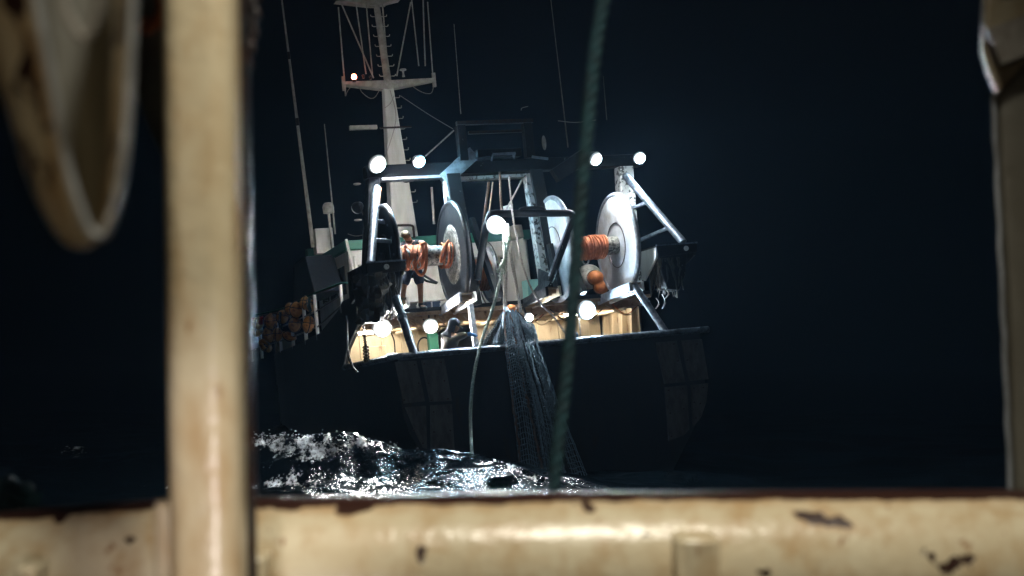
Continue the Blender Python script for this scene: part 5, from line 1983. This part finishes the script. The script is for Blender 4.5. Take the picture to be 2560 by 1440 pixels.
# cord loop hanging inside it
q = [W(150, -120, DH - 0.03), W(158, 0, DH - 0.03), W(176, 50, DH - 0.03), W(198, 88, DH - 0.03), W(212, 94, DH - 0.03), W(228, 82, DH - 0.03), W(244, 40, DH - 0.03), W(250, 0, DH - 0.03), W(252, -120, DH - 0.03)]
mb = twisted_rope([p - q[0] for p in spline(q, 6)], 0.0065, 3, 0.035, 6, 8)
o = mb.build('white_cord', 'cloth')
o.location = q[0]
tag(o, 'white cord loop hanging in the mouth of the cream chute', 'cord')
# dim curved bracket behind the post
mb = MB()
br1 = [W(300, -200, 3.0), W(318, 0, 3.0), W(330, 120, 3.0), W(352, 230, 3.0), W(386, 330, 3.0), W(430, 420, 3.0), W(500, 500, 3.0)]
br2 = [W(420, -200, 3.0), W(425, 0, 3.0), W(428, 60, 3.0), W(436, 130, 3.0), W(455, 190, 3.0), W(485, 250, 3.0), W(540, 320, 3.0)]
mb.grid([spline(br1, 6), [lerp(a, b_, 0.5) for a, b_ in zip(spline(br1, 6), spline(br2, 6))], spline(br2, 6)])
o = mb.build('curved_bracket', 'bracketgrey')
o.modifiers.new('t', 'SOLIDIFY').thickness = 0.03
tag(o, 'dim grey curved steel bracket between the chute and the post', 'bracket')
# rusty shackle above it
mb = MB()
c = W(368, 20, 2.9)
mb.tube([c + Vector((0.03 * math.cos(a), 0.012 * math.sin(a * 2), 0.045 * math.sin(a))) for a in np.linspace(0, 2 * math.pi, 21)[:-1]], 0.011, 8, closed=True)
mb.tube([c + Vector((-0.045, 0, -0.03)), c + Vector((0.045, 0, -0.03))], 0.012, 8)
mb.tube([c + Vector((0, 0, 0.05)), c + Vector((0, 0, 0.3))], 0.012, 8)
o = mb.build('rusty_shackle', 'orange', origin=c)
tag(o, 'rusty orange shackle at the top edge beside the cream post', 'shackle')
# teal rope running up past the rail
DR = 3.75
q = [W(1540, -180, DR), W(1508, 0, DR), W(1484, 160, DR), W(1468, 330, DR), W(1452, 500, DR), W(1438, 680, DR), W(1424, 850, DR), W(1408, 1000, DR), W(1394, 1120, DR), W(1382, 1240, DR), W(1370, 1340, DR)]
mb = twisted_rope([p - q[0] for p in spline(q, 8)], 0.0185, 3, 0.10, 8, 12)
o = mb.build('teal_rope', 'tealrope')
o.location = q[0]
tag(o, 'thick dark teal laid rope running up in front of the trawler', 'rope')
# heap of dark teal netting behind the rail at the left
mb = MB()
rr_ = random.Random(3)
c0 = W(20, 1290, 3.9)
for k in range(46):
    a = rr_.uniform(0, 6.28)
    pts_ = []
    for j in range(9):
        a += rr_.uniform(0.4, 0.9)
        rad_ = rr_.uniform(0.03, 0.13)
        pts_.append(Vector((rad_ * math.cos(a) * 1.1 - 0.06, rad_ * math.sin(a), rr_.uniform(-0.10, 0.11) - rad_ * 0.3)))
    mb.tube(spline(pts_, 4), 0.010, 6)
o = mb.build('rope_heap', 'tealrope')
o.location = c0
tag(o, 'heap of dark teal rope lying behind the rail at the lower left', 'rope', kind='stuff')

# ---- our own deck floodlights, on a gantry behind the camera
def deck_lamp(pos, target, r, col, strength, spot, blend, label, hang=None):
    pos, target = Vector(pos), Vector(target)
    d = (target - pos).normalized()
    o = empty('deck_floodlight', Matrix.Translation(pos), label, 'floodlight')
    mb = MB()
    mb.lathe(-d * 0.30, d, [(0, r * 0.5), (0.08, r * 0.8), (0.26, r * 1.05), (0.30, r * 1.1), (0.31, r * 1.02)], 24)
    mb.build('lamp_housing', 'housing', o)
    mb = MB()
    mb.tube([-d * 0.2, (-d * 0.2 + Vector((0, -0.1, -(pos.z - 1.2) + d.z * 0.2))) if hang is None else Vector(hang) - pos], 0.04, 8)
    mb.build('lamp_stand', 'cream', o)
    l = bpy.data.lights.new('deck_floodlight_bulb', 'SPOT')
    l.energy = strength
    l.color = col
    l.spot_size = spot
    l.spot_blend = blend
    l.shadow_soft_size = r * 1.6
    lo = bpy.data.objects.new('deck_floodlight_bulb', l)
    C.objects.link(lo)
    lo.parent = o
    lo.location = d * 0.06
    lo.rotation_euler = d.to_track_quat('-Z', 'Y').to_euler()
    return o


mb = MB()
mb.box((-4.3, -0.3, 6.55), (4.3, 0.0, 6.8))
dg_ = tag(mb.build('deck_gantry', 'cream'), 'cream cross beam on two legs overhead, carrying the warm floodlight', 'gantry')
for x in (-4.2, 4.2):
    mb = MB()
    mb.box((x - 0.1, -0.28, 1.2), (x + 0.1, -0.02, 6.55))
    mb.build('leg', 'cream', dg_)
deck_lamp((0.35, 1.15, 6.35), (0.15, 3.2, 2.6), 0.14, (1.0, 0.93, 0.78), 740, R(56), 1.0, 'warm deck floodlight hung from the gantry above the viewer', (0.25, -0.1, 6.6))
deck_lamp((-0.15, -1.6, 1.9), (-0.60, 2.55, 2.50), 0.08, (1.0, 0.88, 0.83), 420, R(11.5), 0.5, 'small work lamp low on the deck shining at the foot of the post')
deck_lamp((-2.2, -0.6, 3.1), (-0.62, 1.8, 3.25), 0.07, (1.0, 0.84, 0.62), 45, R(17), 0.6, 'small warm work lamp at the far left, lighting the chute')

deck_lamp((-4.0, -5.0, 9.5), (-1.0, 31, 4.0), 0.2, (0.93, 0.97, 1.0), 1900, R(24), 0.5, 'searchlight on a tall stand behind the viewer, trained on the trawler')

# ---- sea mist round everything
mb = MB()
mb.box((-60, -8, -3), (60, 95, 16))
o = mb.build('haze', 'cloth')
o.data.materials.clear()
hm = bpy.data.materials.new('haze')
hm.use_nodes = True
hn = hm.node_tree
hn.nodes.remove(hn.nodes['Principled BSDF'])
pv = hn.nodes.new('ShaderNodeVolumePrincipled')
pv.inputs['Color'].default_value = (0.38, 0.66, 1.0, 1)
pv.inputs['Density'].default_value = 0.00070
pv.inputs['Anisotropy'].default_value = 0.0
hn.links.new(pv.outputs[0], hn.nodes['Material Output'].inputs['Volume'])
o.data.materials.append(hm)
tag(o, 'thin sea mist glowing round the floodlights', kind='stuff')
